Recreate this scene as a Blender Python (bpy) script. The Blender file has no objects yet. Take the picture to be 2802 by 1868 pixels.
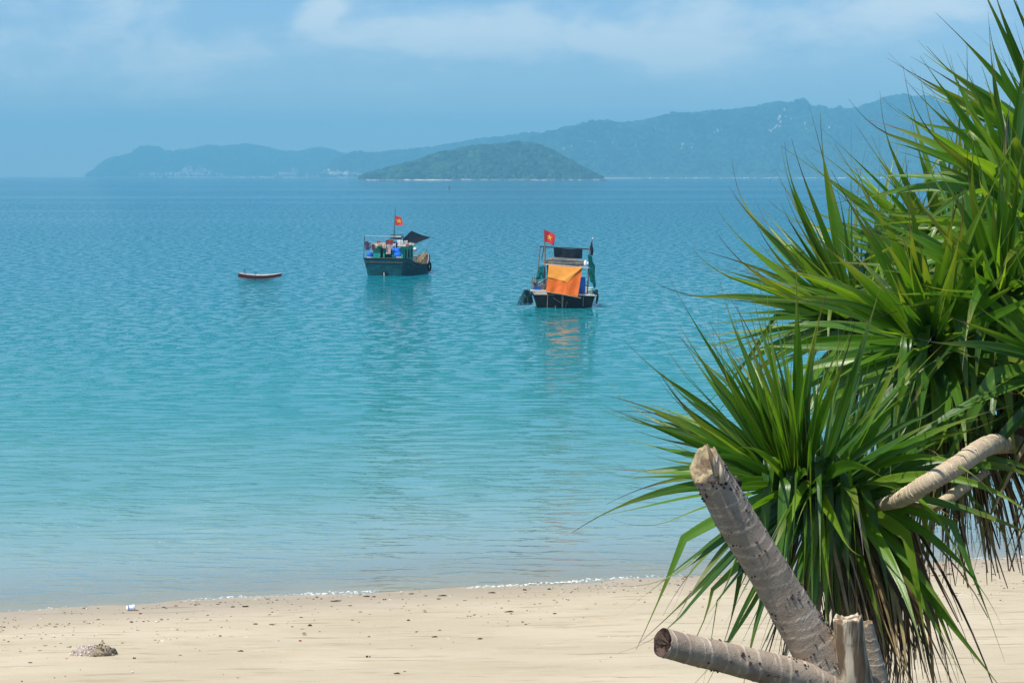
import bpy, math, random
import numpy as np
from mathutils import Vector, Matrix

R = math.radians
sc = bpy.context.scene
col = sc.collection
random.seed(7)
rng = np.random.default_rng(7)

# ------------------------------------------------------------------ camera
CAM_Z = 6.0
FPX = 5448.0                      # focal length in pixels of the 2802 px wide photograph
HORIZON = 480.5
PITCH = math.atan((934 - HORIZON) / FPX)
cam_data = bpy.data.cameras.new('camera')
cam_data.sensor_width = 36.0
cam_data.lens = 36.0 * FPX / 2802.0
cam_data.clip_start = 0.1
cam_data.clip_end = 80000.0
cam = bpy.data.objects.new('camera', cam_data)
col.objects.link(cam)
cam.location = (0, 0, CAM_Z)
cam.rotation_euler = (math.pi / 2 - PITCH, 0, 0)
sc.camera = cam

# ------------------------------------------------------------------ world: sky with soft clouds
SUN_EL, SUN_AZ = 62.0, -124.0     # azimuth measured clockwise from +Y (the way the camera looks)
SUN_DIR = Vector((math.sin(R(SUN_AZ)) * math.cos(R(SUN_EL)), math.cos(R(SUN_AZ)) * math.cos(R(SUN_EL)), math.sin(R(SUN_EL))))
world = bpy.data.worlds.new('World')
sc.world = world
world.use_nodes = True


def N(nt, kind, x=0, y=0, **kw):
    n = nt.nodes.new(kind)
    for k, v in kw.items():
        if hasattr(n, k):
            setattr(n, k, v)
        else:
            n.inputs[k.replace('_', ' ')].default_value = v
    return n


def math_n(nt, op, a, b=None, c=None, clamp=False):
    n = nt.nodes.new('ShaderNodeMath')
    n.operation = op
    n.use_clamp = clamp
    for i, v in enumerate((a, b, c)):
        if v is None:
            continue
        if isinstance(v, (int, float)):
            n.inputs[i].default_value = v
        else:
            nt.links.new(v, n.inputs[i])
    return n.outputs[0]


def mix_col(nt, fac, a, b, blend='MIX'):
    n = nt.nodes.new('ShaderNodeMix')
    n.data_type = 'RGBA'
    n.blend_type = blend
    for sock, v in ((n.inputs[0], fac), (n.inputs[6], a), (n.inputs[7], b)):
        if isinstance(v, (int, float)):
            sock.default_value = v
        elif isinstance(v, (tuple, list)):
            sock.default_value = (*v, 1.0) if len(v) == 3 else v
        else:
            nt.links.new(v, sock)
    return n.outputs[2]


def ramp(nt, fac, stops, interp='LINEAR'):
    n = nt.nodes.new('ShaderNodeValToRGB')
    n.color_ramp.interpolation = interp
    el = n.color_ramp.elements
    while len(el) > 1:
        el.remove(el[-1])
    for i, (p, c) in enumerate(stops):
        e = el[0] if i == 0 else el.new(p)
        e.position = p
        e.color = (*c, 1.0) if isinstance(c, (tuple, list)) else (c, c, c, 1.0)
    nt.links.new(fac, n.inputs[0])
    return n.outputs[0]


def smooth(nt, v, a, b):
    n = nt.nodes.new('ShaderNodeMapRange')
    n.interpolation_type = 'SMOOTHSTEP'
    n.inputs[1].default_value = a
    n.inputs[2].default_value = b
    nt.links.new(v, n.inputs[0])
    return n.outputs[0]


def noise_tex(nt, vec, scale, detail=3.0, rough=0.55, dim='3D', w=0.0):
    n = nt.nodes.new('ShaderNodeTexNoise')
    n.noise_dimensions = dim
    n.inputs['Scale'].default_value = scale
    n.inputs['Detail'].default_value = detail
    n.inputs['Roughness'].default_value = rough
    if dim == '4D':
        n.inputs['W'].default_value = w
    if vec is not None:
        nt.links.new(vec, n.inputs['Vector'])
    return n.outputs[0]


def mapping(nt, vec, scale=(1, 1, 1), rot=(0, 0, 0), loc=(0, 0, 0)):
    n = nt.nodes.new('ShaderNodeMapping')
    n.inputs['Scale'].default_value = scale
    n.inputs['Rotation'].default_value = rot
    n.inputs['Location'].default_value = loc
    nt.links.new(vec, n.inputs['Vector'])
    return n.outputs[0]


def build_world():
    nt = world.node_tree
    nt.nodes.clear()
    out = nt.nodes.new('ShaderNodeOutputWorld')
    bg = nt.nodes.new('ShaderNodeBackground')
    bg.inputs['Strength'].default_value = 0.11
    sky = nt.nodes.new('ShaderNodeTexSky')
    sky.sky_type = 'NISHITA'
    sky.sun_disc = False
    sky.sun_elevation = R(SUN_EL)
    sky.sun_rotation = R(SUN_AZ)
    sky.air_density = 1.0
    sky.dust_density = 0.6
    sky.ozone_density = 4.0
    tc = nt.nodes.new('ShaderNodeTexCoord')
    v = tc.outputs['Generated']
    warp = noise_tex(nt, mapping(nt, v, (9, 9, 22)), 1.0, 3.0)
    comb = nt.nodes.new('ShaderNodeVectorMath')
    comb.operation = 'MULTIPLY_ADD'
    nt.links.new(warp, comb.inputs[0])
    comb.inputs[1].default_value = (0.085, 0.085, 0.035)
    nt.links.new(v, comb.inputs[2])
    wv = comb.outputs[0]
    big = noise_tex(nt, mapping(nt, wv, (7, 7, 22), loc=(3.1, 0.4, 0.35)), 1.0, 5.0, 0.52)
    fine = noise_tex(nt, mapping(nt, wv, (20, 20, 42), loc=(1.7, 0.0, 2.0)), 1.0, 6.0, 0.6)
    cl = math_n(nt, 'ADD', math_n(nt, 'MULTIPLY', big, 0.5), math_n(nt, 'MULTIPLY', fine, 0.5))
    # individual soft cloud banks: (direction, size) seen over the sea
    sep = nt.nodes.new('ShaderNodeSeparateXYZ')
    nt.links.new(wv, sep.inputs[0])
    total = None
    for px, py, sx, sy, amp in ((1330, 80, 360, 75, 0.30), (925, 22, 60, 32, 0.34), (1850, 135, 190, 110, 0.20),
                                (2450, 40, 200, 75, 0.20), (640, 215, 260, 90, 0.10), (300, 90, 260, 120, 0.08)):
        dx = (px - 1401) / FPX
        dz = (HORIZON - py) / FPX
        gx = math_n(nt, 'DIVIDE', math_n(nt, 'SUBTRACT', sep.outputs[0], dx + 0.0425), sx / FPX)
        gz = math_n(nt, 'DIVIDE', math_n(nt, 'SUBTRACT', sep.outputs[2], dz + 0.0175), sy / FPX)
        r2 = math_n(nt, 'ADD', math_n(nt, 'MULTIPLY', gx, gx), math_n(nt, 'MULTIPLY', gz, gz))
        g = math_n(nt, 'MULTIPLY', math_n(nt, 'POWER', 2.718, math_n(nt, 'MULTIPLY', r2, -0.7)), amp)
        total = g if total is None else math_n(nt, 'ADD', total, g)
    ahead = smooth(nt, sep.outputs[1], 0.2, 0.6)
    total = math_n(nt, 'MULTIPLY', total, ahead)
    cl = math_n(nt, 'ADD', cl, math_n(nt, 'MULTIPLY', total, 0.85))
    mask = smooth(nt, cl, 0.49, 0.73)
    skyc = mix_col(nt, 1.0, sky.outputs[0], SKY_TINT, 'MULTIPLY')
    # the moist pale rim above the horizon
    zz = math_n(nt, 'MAXIMUM', sep.outputs[2], 0.0)
    rim = math_n(nt, 'POWER', 2.718, math_n(nt, 'MULTIPLY', zz, -22.0))
    skyc = mix_col(nt, math_n(nt, 'MULTIPLY', rim, 0.85), skyc, SKY_RIM)
    cc = mix_col(nt, math_n(nt, 'MULTIPLY', mask, 0.85), skyc, CLOUD)
    nt.links.new(cc, bg.inputs['Color'])
    nt.links.new(bg.outputs[0], out.inputs[0])


SKY_RIM = (12.5, 11.6, 10.2)
SKY_TINT = (0.52, 0.73, 1.0)
CLOUD = (6.9, 7.3, 7.5)
build_world()

sun_data = bpy.data.lights.new('sun', 'SUN')
sun_data.energy = 4.4
sun_data.angle = R(0.53)
sun_data.color = (1.0, 0.95, 0.86)
sun = bpy.data.objects.new('sun', sun_data)
col.objects.link(sun)
sun.location = (0, 0, 60)
sun.rotation_euler = SUN_DIR.to_track_quat('Z', 'Y').to_euler()

sc.view_settings.view_transform = 'Standard'
sc.view_settings.look = 'None'
sc.view_settings.gamma = 1.0
sc.view_settings.use_curve_mapping = False
sc.view_settings.exposure = 0.40
sc.render.engine = 'CYCLES'
sc.cycles.use_denoising = True
sc.cycles.max_bounces = 8
sc.cycles.transparent_max_bounces = 12
sc.cycles.volume_bounces = 0
sc.cycles.sample_clamp_indirect = 6.0
sc.cycles.sample_clamp_direct = 3.0


# ------------------------------------------------------------------ helpers
def ray(px, py):
    a, b = (px - 1401) / FPX, (934 - py) / FPX
    c, s = math.cos(PITCH), math.sin(PITCH)
    return Vector((a, c + b * s, -s + b * c))


def at(px, py, Y):
    d = ray(px, py)
    return Vector((0, 0, CAM_Z)) + d * (Y / d.y)


def on_z(px, py, z=0.0):
    d = ray(px, py)
    return Vector((0, 0, CAM_Z)) + d * ((z - CAM_Z) / d.z)


def hash2(ix, iy, seed):
    n = (ix.astype(np.int64) * 374761393 + iy.astype(np.int64) * 668265263 + seed * 982451653) & 0x7fffffff
    n = ((n ^ (n >> 13)) * 1274126177) & 0x7fffffff
    return ((n ^ (n >> 16)) & 0xffff) / 65535.0


def vnoise(x, y, seed=0):
    x = np.asarray(x, float); y = np.asarray(y, float)
    ix, iy = np.floor(x), np.floor(y)
    fx, fy = x - ix, y - iy
    fx = fx * fx * (3 - 2 * fx); fy = fy * fy * (3 - 2 * fy)
    a = hash2(ix, iy, seed); b = hash2(ix + 1, iy, seed)
    c = hash2(ix, iy + 1, seed); d = hash2(ix + 1, iy + 1, seed)
    return (a * (1 - fx) + b * fx) * (1 - fy) + (c * (1 - fx) + d * fx) * fy


def fbm(x, y, seed=0, octv=4, gain=0.5):
    t, amp, tot = 0.0, 1.0, 0.0
    for o in range(octv):
        t = t + amp * (vnoise(np.asarray(x) * 2 ** o + 17.3 * o, np.asarray(y) * 2 ** o - 9.1 * o, seed + o) - 0.5)
        tot += amp
        amp *= gain
    return t / tot * 2


def link_mesh(name, verts, faces, mats, parent=None, smooth_=True, fmat=None, attrs=None, loc=None, rotz=0.0):
    me = bpy.data.meshes.new(name)
    me.from_pydata([tuple(v) for v in verts], [], [tuple(f) for f in faces])
    for m in (mats if isinstance(mats, (list, tuple)) else [mats]):
        me.materials.append(m)
    if smooth_:
        me.polygons.foreach_set('use_smooth', [True] * len(me.polygons))
    if fmat is not None:
        me.polygons.foreach_set('material_index', list(fmat))
    for k, a in (attrs or {}).items():
        a = np.asarray(a, float)
        if a.ndim == 1:
            at_ = me.attributes.new(k, 'FLOAT', 'POINT')
            at_.data.foreach_set('value', a.ravel())
        else:
            at_ = me.attributes.new(k, 'FLOAT_COLOR', 'POINT')
            if a.shape[1] == 3:
                a = np.concatenate([a, np.ones((len(a), 1))], 1)
            at_.data.foreach_set('color', a.ravel())
    me.update()
    o = bpy.data.objects.new(name, me)
    col.objects.link(o)
    if parent is not None:
        o.parent = parent
    if loc is not None:
        o.location = loc
    if rotz:
        o.rotation_euler.z = rotz
    return o


def tag(o, label=None, cat=None, group=None, kind=None):
    for k, v in (('label', label), ('category', cat), ('group', group), ('kind', kind)):
        if v:
            o[k] = v
    return o


def empty(name, loc, rot=(0, 0, 0)):
    o = bpy.data.objects.new(name, None)
    o.empty_display_size = 0.3
    o.location = loc
    o.rotation_euler = rot
    col.objects.link(o)
    return o


class MB:
    """collects shapes, links them as one mesh"""
    def __init__(self):
        self.v, self.f, self.mi, self.c = [], [], [], []

    def add(self, verts, faces, mi=0, c=None):
        o = len(self.v)
        self.v += [tuple(p) for p in verts]
        self.f += [tuple(i + o for i in f) for f in faces]
        self.mi += [mi] * len(faces)
        self.c += [c if c is not None else (1, 1, 1)] * len(verts)
        return self

    def box(self, c, s, rot=None, mi=0, bevel=0.0, col_=None):
        x, y, z = s[0] / 2, s[1] / 2, s[2] / 2
        b = min(bevel, x * .9, y * .9, z * .9)
        if b <= 0:
            vs = [Vector((i * x, j * y, k * z)) for i in (-1, 1) for j in (-1, 1) for k in (-1, 1)]
            fs = [(0, 1, 3, 2), (4, 6, 7, 5), (0, 4, 5, 1), (2, 3, 7, 6), (0, 2, 6, 4), (1, 5, 7, 3)]
        else:
            vs, idx = [], {}
            for i in (-1, 1):
                for j in (-1, 1):
                    for k in (-1, 1):
                        for ax in range(3):
                            p = [i * (x - b), j * (y - b), k * (z - b)]
                            p[ax] = (i * x, j * y, k * z)[ax]
                            idx[(i, j, k, ax)] = len(vs)
                            vs.append(Vector(p))
            fs = []
            for s_ in (-1, 1):
                q = [(s_, a, b_, 0) for a, b_ in ((-1, -1), (1, -1), (1, 1), (-1, 1))]
                fs.append([idx[t] for t in q])
                q = [(a, s_, b_, 1) for a, b_ in ((-1, -1), (1, -1), (1, 1), (-1, 1))]
                fs.append([idx[t] for t in q])
                q = [(a, b_, s_, 2) for a, b_ in ((-1, -1), (1, -1), (1, 1), (-1, 1))]
                fs.append([idx[t] for t in q])
            for i in (-1, 1):
                for j in (-1, 1):
                    fs.append([idx[(i, j, -1, 0)], idx[(i, j, 1, 0)], idx[(i, j, 1, 1)], idx[(i, j, -1, 1)]])
                    fs.append([idx[(i, -1, j, 0)], idx[(i, 1, j, 0)], idx[(i, 1, j, 2)], idx[(i, -1, j, 2)]])
                    fs.append([idx[(-1, i, j, 1)], idx[(1, i, j, 1)], idx[(1, i, j, 2)], idx[(-1, i, j, 2)]])
                    for k in (-1, 1):
                        fs.append([idx[(i, j, k, 0)], idx[(i, j, k, 1)], idx[(i, j, k, 2)]])
        if rot is not None:
            vs = [rot @ p for p in vs]
        c = Vector(c)
        return self.add([p + c for p in vs], fs, mi, col_)

    def tube(self, pts, r, n=8, mi=0, cap=True, col_=None):
        pts = [Vector(p) for p in pts]
        rs = r if isinstance(r, (list, tuple)) else [r] * len(pts)
        vs, fs = [], []
        prev = None
        for i, p in enumerate(pts):
            d = (pts[min(i + 1, len(pts) - 1)] - pts[max(i - 1, 0)]).normalized()
            if prev is None:
                a = d.orthogonal().normalized()
            else:
                a = (prev - d * prev.dot(d)).normalized()
            prev = a
            b = d.cross(a)
            for k in range(n):
                t = 2 * math.pi * k / n
                vs.append(p + (a * math.cos(t) + b * math.sin(t)) * rs[i])
        for i in range(len(pts) - 1):
            for k in range(n):
                fs.append((i * n + k, i * n + (k + 1) % n, (i + 1) * n + (k + 1) % n, (i + 1) * n + k))
        if cap:
            fs.append(tuple(range(n - 1, -1, -1)))
            fs.append(tuple((len(pts) - 1) * n + k for k in range(n)))
        return self.add(vs, fs, mi, col_)

    def lathe(self, prof, c=(0, 0, 0), n=16, mi=0, axis=None, col_=None):
        vs, fs = [], []
        q = Vector((0, 0, 1)).rotation_difference(Vector(axis)) if axis is not None else None
        for (r, z) in prof:
            for k in range(n):
                t = 2 * math.pi * k / n
                p = Vector((r * math.cos(t), r * math.sin(t), z))
                vs.append((q @ p if q else p) + Vector(c))
        for i in range(len(prof) - 1):
            for k in range(n):
                fs.append((i * n + k, i * n + (k + 1) % n, (i + 1) * n + (k + 1) % n, (i + 1) * n + k))
        fs.append(tuple(range(n - 1, -1, -1)))
        fs.append(tuple((len(prof) - 1) * n + k for k in range(n)))
        return self.add(vs, fs, mi, col_)

    def grid(self, fn, nu, nv, mi=0, col_=None):
        vs = [fn(i / nu, j / nv) for j in range(nv + 1) for i in range(nu + 1)]
        fs = [(j * (nu + 1) + i, j * (nu + 1) + i + 1, (j + 1) * (nu + 1) + i + 1, (j + 1) * (nu + 1) + i)
              for j in range(nv) for i in range(nu)]
        return self.add(vs, fs, mi, col_)

    def blob(self, c, s, jit=0.25, rnd=random, mi=0, col_=None):
        vs = []
        for p in ICO_V:
            k = 1 + rnd.uniform(-jit, jit)
            vs.append((c[0] + p[0] * s[0] * k, c[1] + p[1] * s[1] * k, c[2] + p[2] * s[2] * k))
        return self.add(vs, ICO_F, mi, col_)

    def build(self, name, mats, parent=None, smooth_=False, loc=None, rotz=0.0, use_col=False):
        return link_mesh(name, self.v, self.f, mats, parent, smooth_, self.mi,
                         {'tint': self.c} if use_col else None, loc, rotz)


_g = (1 + 5 ** .5) / 2
ICO_V = [Vector(p).normalized() for p in ((-1, _g, 0), (1, _g, 0), (-1, -_g, 0), (1, -_g, 0), (0, -1, _g), (0, 1, _g),
                                          (0, -1, -_g), (0, 1, -_g), (_g, 0, -1), (_g, 0, 1), (-_g, 0, -1), (-_g, 0, 1))]
ICO_F = [(0, 11, 5), (0, 5, 1), (0, 1, 7), (0, 7, 10), (0, 10, 11), (1, 5, 9), (5, 11, 4), (11, 10, 2), (10, 7, 6), (7, 1, 8),
         (3, 9, 4), (3, 4, 2), (3, 2, 6), (3, 6, 8), (3, 8, 9), (4, 9, 5), (2, 4, 11), (6, 2, 10), (8, 6, 7), (9, 8, 1)]


# ------------------------------------------------------------------ materials
def new_mat(name):
    m = bpy.data.materials.new(name)
    m.use_nodes = True
    nt = m.node_tree
    nt.nodes.clear()
    out = nt.nodes.new('ShaderNodeOutputMaterial')
    return m, nt, out


def bump(nt, h, dist, strength=1.0, normal=None):
    n = nt.nodes.new('ShaderNodeBump')
    n.inputs['Strength'].default_value = strength
    n.inputs['Distance'].default_value = dist
    nt.links.new(h, n.inputs['Height'])
    if normal is not None:
        nt.links.new(normal, n.inputs['Normal'])
    return n.outputs[0]


def principled(nt, out, color, rough=0.6, spec=0.4, normal=None, link=True, metallic=0.0):
    p = nt.nodes.new('ShaderNodeBsdfPrincipled')
    if isinstance(color, (tuple, list)):
        p.inputs['Base Color'].default_value = (*color, 1.0)
    else:
        nt.links.new(color, p.inputs['Base Color'])
    if isinstance(rough, (int, float)):
        p.inputs['Roughness'].default_value = rough
    else:
        nt.links.new(rough, p.inputs['Roughness'])
    p.inputs['Specular IOR Level'].default_value = spec
    p.inputs['Metallic'].default_value = metallic
    if normal is not None:
        nt.links.new(normal, p.inputs['Normal'])
    if link:
        nt.links.new(p.outputs[0], out.inputs[0])
    return p


def simple(name, color, rough=0.6, var=0.25, scale=6.0, spec=0.35, dirt=None, translucent=0.0, metallic=0.0, stretch=(1, 1, 1)):
    """a paint, cloth or wood with uneven wear"""
    m, nt, out = new_mat(name)
    tc = nt.nodes.new('ShaderNodeTexCoord')
    v = mapping(nt, tc.outputs['Object'], stretch)
    n1 = noise_tex(nt, v, scale, 5.0, 0.6)
    a = tuple(c * (1 - var) for c in color)
    b = tuple(min(1, c * (1 + var)) for c in color)
    c = mix_col(nt, smooth(nt, n1, 0.3, 0.7), a, b)
    if dirt:
        n2 = noise_tex(nt, v, scale * 2.7, 6.0, 0.65)
        c = mix_col(nt, smooth(nt, n2, 0.52, 0.68), c, dirt)
    nrm = bump(nt, n1, 0.01, 0.4)
    p = principled(nt, out, c, rough, spec, nrm, metallic=metallic)
    if translucent > 0:
        t = nt.nodes.new('ShaderNodeBsdfTranslucent')
        nt.links.new(c, t.inputs['Color'])
        mx = nt.nodes.new('ShaderNodeMixShader')
        mx.inputs[0].default_value = translucent
        nt.links.new(p.outputs[0], mx.inputs[1])
        nt.links.new(t.outputs[0], mx.inputs[2])
        nt.links.new(mx.outputs[0], out.inputs[0])
    return m


def tinted(name, rough=0.8, var=0.3, scale=3.0, translucent=0.0, spec=0.3):
    """colour per piece, kept in the mesh"""
    m, nt, out = new_mat(name)
    at_ = nt.nodes.new('ShaderNodeAttribute')
    at_.attribute_name = 'tint'
    tc = nt.nodes.new('ShaderNodeTexCoord')
    n1 = noise_tex(nt, tc.outputs['Object'], scale, 4.0, 0.6)
    c = mix_col(nt, 1.0, at_.outputs['Color'], ramp(nt, n1, [(0.3, 1 - var), (0.7, 1 + var)]), 'MULTIPLY')
    p = principled(nt, out, c, rough, spec)
    if translucent > 0:
        t = nt.nodes.new('ShaderNodeBsdfTranslucent')
        nt.links.new(c, t.inputs['Color'])
        mx = nt.nodes.new('ShaderNodeMixShader')
        mx.inputs[0].default_value = translucent
        nt.links.new(p.outputs[0], mx.inputs[1])
        nt.links.new(t.outputs[0], mx.inputs[2])
        nt.links.new(mx.outputs[0], out.inputs[0])
    return m


# ------------------------------------------------------------------ the setting: beach, sea, hills
SH0, SHK = 28.9, 0.267             # the shoreline: y = SH0 + SHK * x
SHN = math.sqrt(1 + SHK * SHK)


def shore_wobble(x):
    return 0.22 * fbm(np.asarray(x) * 0.22, np.asarray(x) * 0, 5, 3)


def inland(x, y):
    return (SH0 + SHK * np.asarray(x) + shore_wobble(x) - np.asarray(y)) / SHN


def ground_z(x, y):
    s = inland(x, y)
    beach = 0.052 * s + 0.02 * fbm(np.asarray(x) * .5, np.asarray(y) * .8, 31, 3)
    bank = 0.55 + (s - 10.0) * 0.20 + 0.06 * fbm(np.asarray(x) * .9, np.asarray(y) * .9, 41, 3)
    z = np.where(s < 10, beach, np.minimum(bank, 4.35))
    z = np.where(s < -2, np.maximum(beach, -0.10 - 0.055 * (-s)), z)
    return np.maximum(z, -9.0)


def axis_coords(lo, hi, a, b, step, grow=1.22):
    mid = list(np.arange(a, b + 1e-6, step))
    l, d = [], step
    p = a
    while p > lo:
        d *= grow; p -= d; l.append(p)
    r, d, p = [], step, b
    while p < hi:
        d *= grow; p += d; r.append(p)
    return np.array(l[::-1] + mid + r)


def build_ground():
    xs = axis_coords(-600, 600, -8.5, 9.5, 0.06)
    ys = axis_coords(-250, 420, 19.0, 33.0, 0.06)
    X, Y = np.meshgrid(xs, ys)
    Z = ground_z(X, Y)
    # low wind and water ridges, footprints worn smooth: long shallow marks along the shore
    s = inland(X, Y)
    along = X + SHK * Y
    rid = fbm(along * 0.55, s * 5.5, 61, 3)
    rid2 = fbm(along * 1.6, s * 11.0, 63, 2)
    gate = np.clip(fbm(along * .35, s * .6, 67, 2) * 2.2 + 0.15, 0, 1)
    near = np.clip((s + 0.0) / 1.2, 0, 1) * np.clip((12 - s) / 2, 0, 1)
    Z = Z + near * (0.008 * rid + 0.034 * gate * np.clip(rid2 - 0.12, 0, 1) + 0.003 * fbm(X * 9, Y * 9, 71, 2))
    n = len(xs)
    verts = np.stack([X.ravel(), Y.ravel(), Z.ravel()], 1)
    j, i = np.meshgrid(np.arange(len(ys) - 1), np.arange(n - 1), indexing='ij')
    a = (j * n + i).ravel()
    faces = np.stack([a, a + 1, a + n + 1, a + n], 1)
    me = bpy.data.meshes.new('beach')
    me.vertices.add(len(verts)); me.vertices.foreach_set('co', verts.ravel())
    me.loops.add(faces.size); me.loops.foreach_set('vertex_index', faces.ravel().astype(np.int32))
    me.polygons.add(len(faces)); me.polygons.foreach_set('loop_start', np.arange(0, faces.size, 4, dtype=np.int32))
    me.polygons.foreach_set('use_smooth', [True] * len(faces))
    me.update(calc_edges=True)
    me.materials.append(sand_material())
    o = bpy.data.objects.new('beach', me)
    col.objects.link(o)
    tag(o, kind='structure')
    return o


def shore_dist_node(nt, pos):
    """metres out to sea from the mean shoreline"""
    sep = nt.nodes.new('ShaderNodeSeparateXYZ')
    nt.links.new(pos, sep.inputs[0])
    a = math_n(nt, 'SUBTRACT', sep.outputs[1], math_n(nt, 'MULTIPLY_ADD', sep.outputs[0], SHK, SH0))
    return math_n(nt, 'DIVIDE', a, SHN), sep


def sand_material():
    m, nt, out = new_mat('sand')
    geo = nt.nodes.new('ShaderNodeNewGeometry')
    pos = geo.outputs['Position']
    s, sep = shore_dist_node(nt, pos)
    rot = (0, 0, math.atan(SHK))
    streak = noise_tex(nt, mapping(nt, pos, (0.9, 5.5, 1), (0, 0, -rot[2])), 1.0, 5.0, 0.6)
    grain = noise_tex(nt, pos, 60.0, 4.0, 0.7)
    patch = noise_tex(nt, mapping(nt, pos, (0.35, 0.9, 1), (0, 0, -rot[2])), 1.0, 4.0, 0.55)
    dry = mix_col(nt, smooth(nt, patch, 0.3, 0.7), (0.45, 0.375, 0.245), (0.535, 0.45, 0.31))
    dry = mix_col(nt, smooth(nt, streak, 0.55, 0.75), dry, (0.38, 0.30, 0.19))
    dry = mix_col(nt, math_n(nt, 'MULTIPLY', smooth(nt, grain, 0.55, 0.8), 0.35), dry, (0.30, 0.22, 0.14))
    dry = mix_col(nt, math_n(nt, 'MULTIPLY', smooth(nt, grain, 0.5, 0.2), 0.25), dry, (0.75, 0.68, 0.55))
    line = noise_tex(nt, mapping(nt, pos, (0.8, 11.0, 1), (0, 0, -rot[2]), (3, 8, 0)), 1.0, 4.0, 0.55)
    dry = mix_col(nt, math_n(nt, 'MULTIPLY', smooth(nt, line, 0.61, 0.66), 0.7), dry, (0.30, 0.225, 0.135))
    dry = mix_col(nt, math_n(nt, 'MULTIPLY', smooth(nt, line, 0.33, 0.28), 0.6), dry, (0.68, 0.59, 0.44))
    wet = mix_col(nt, 1.0, dry, (0.84, 0.81, 0.80), 'MULTIPLY')
    wob = math_n(nt, 'MULTIPLY', math_n(nt, 'SUBTRACT', patch, 0.5), 1.6)
    wfac = smooth(nt, math_n(nt, 'ADD', s, wob), -1.9, -0.15)
    c = mix_col(nt, wfac, dry, wet)
    # soil and litter on the bank under the trees
    soil_f = smooth(nt, math_n(nt, 'ADD', s, math_n(nt, 'MULTIPLY', wob, 1.0)), -12.0, -14.5)
    c = mix_col(nt, soil_f, c, mix_col(nt, smooth(nt, streak, 0.4, 0.6), (0.13, 0.095, 0.06), (0.06, 0.085, 0.03)))
    rough = math_n(nt, 'MULTIPLY_ADD', wfac, -0.45, 0.92)
    h = math_n(nt, 'ADD', math_n(nt, 'MULTIPLY', grain, 0.35), streak)
    nrm = bump(nt, h, 0.018, 0.55)
    principled(nt, out, c, rough, 0.3, nrm)
    return m


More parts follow.
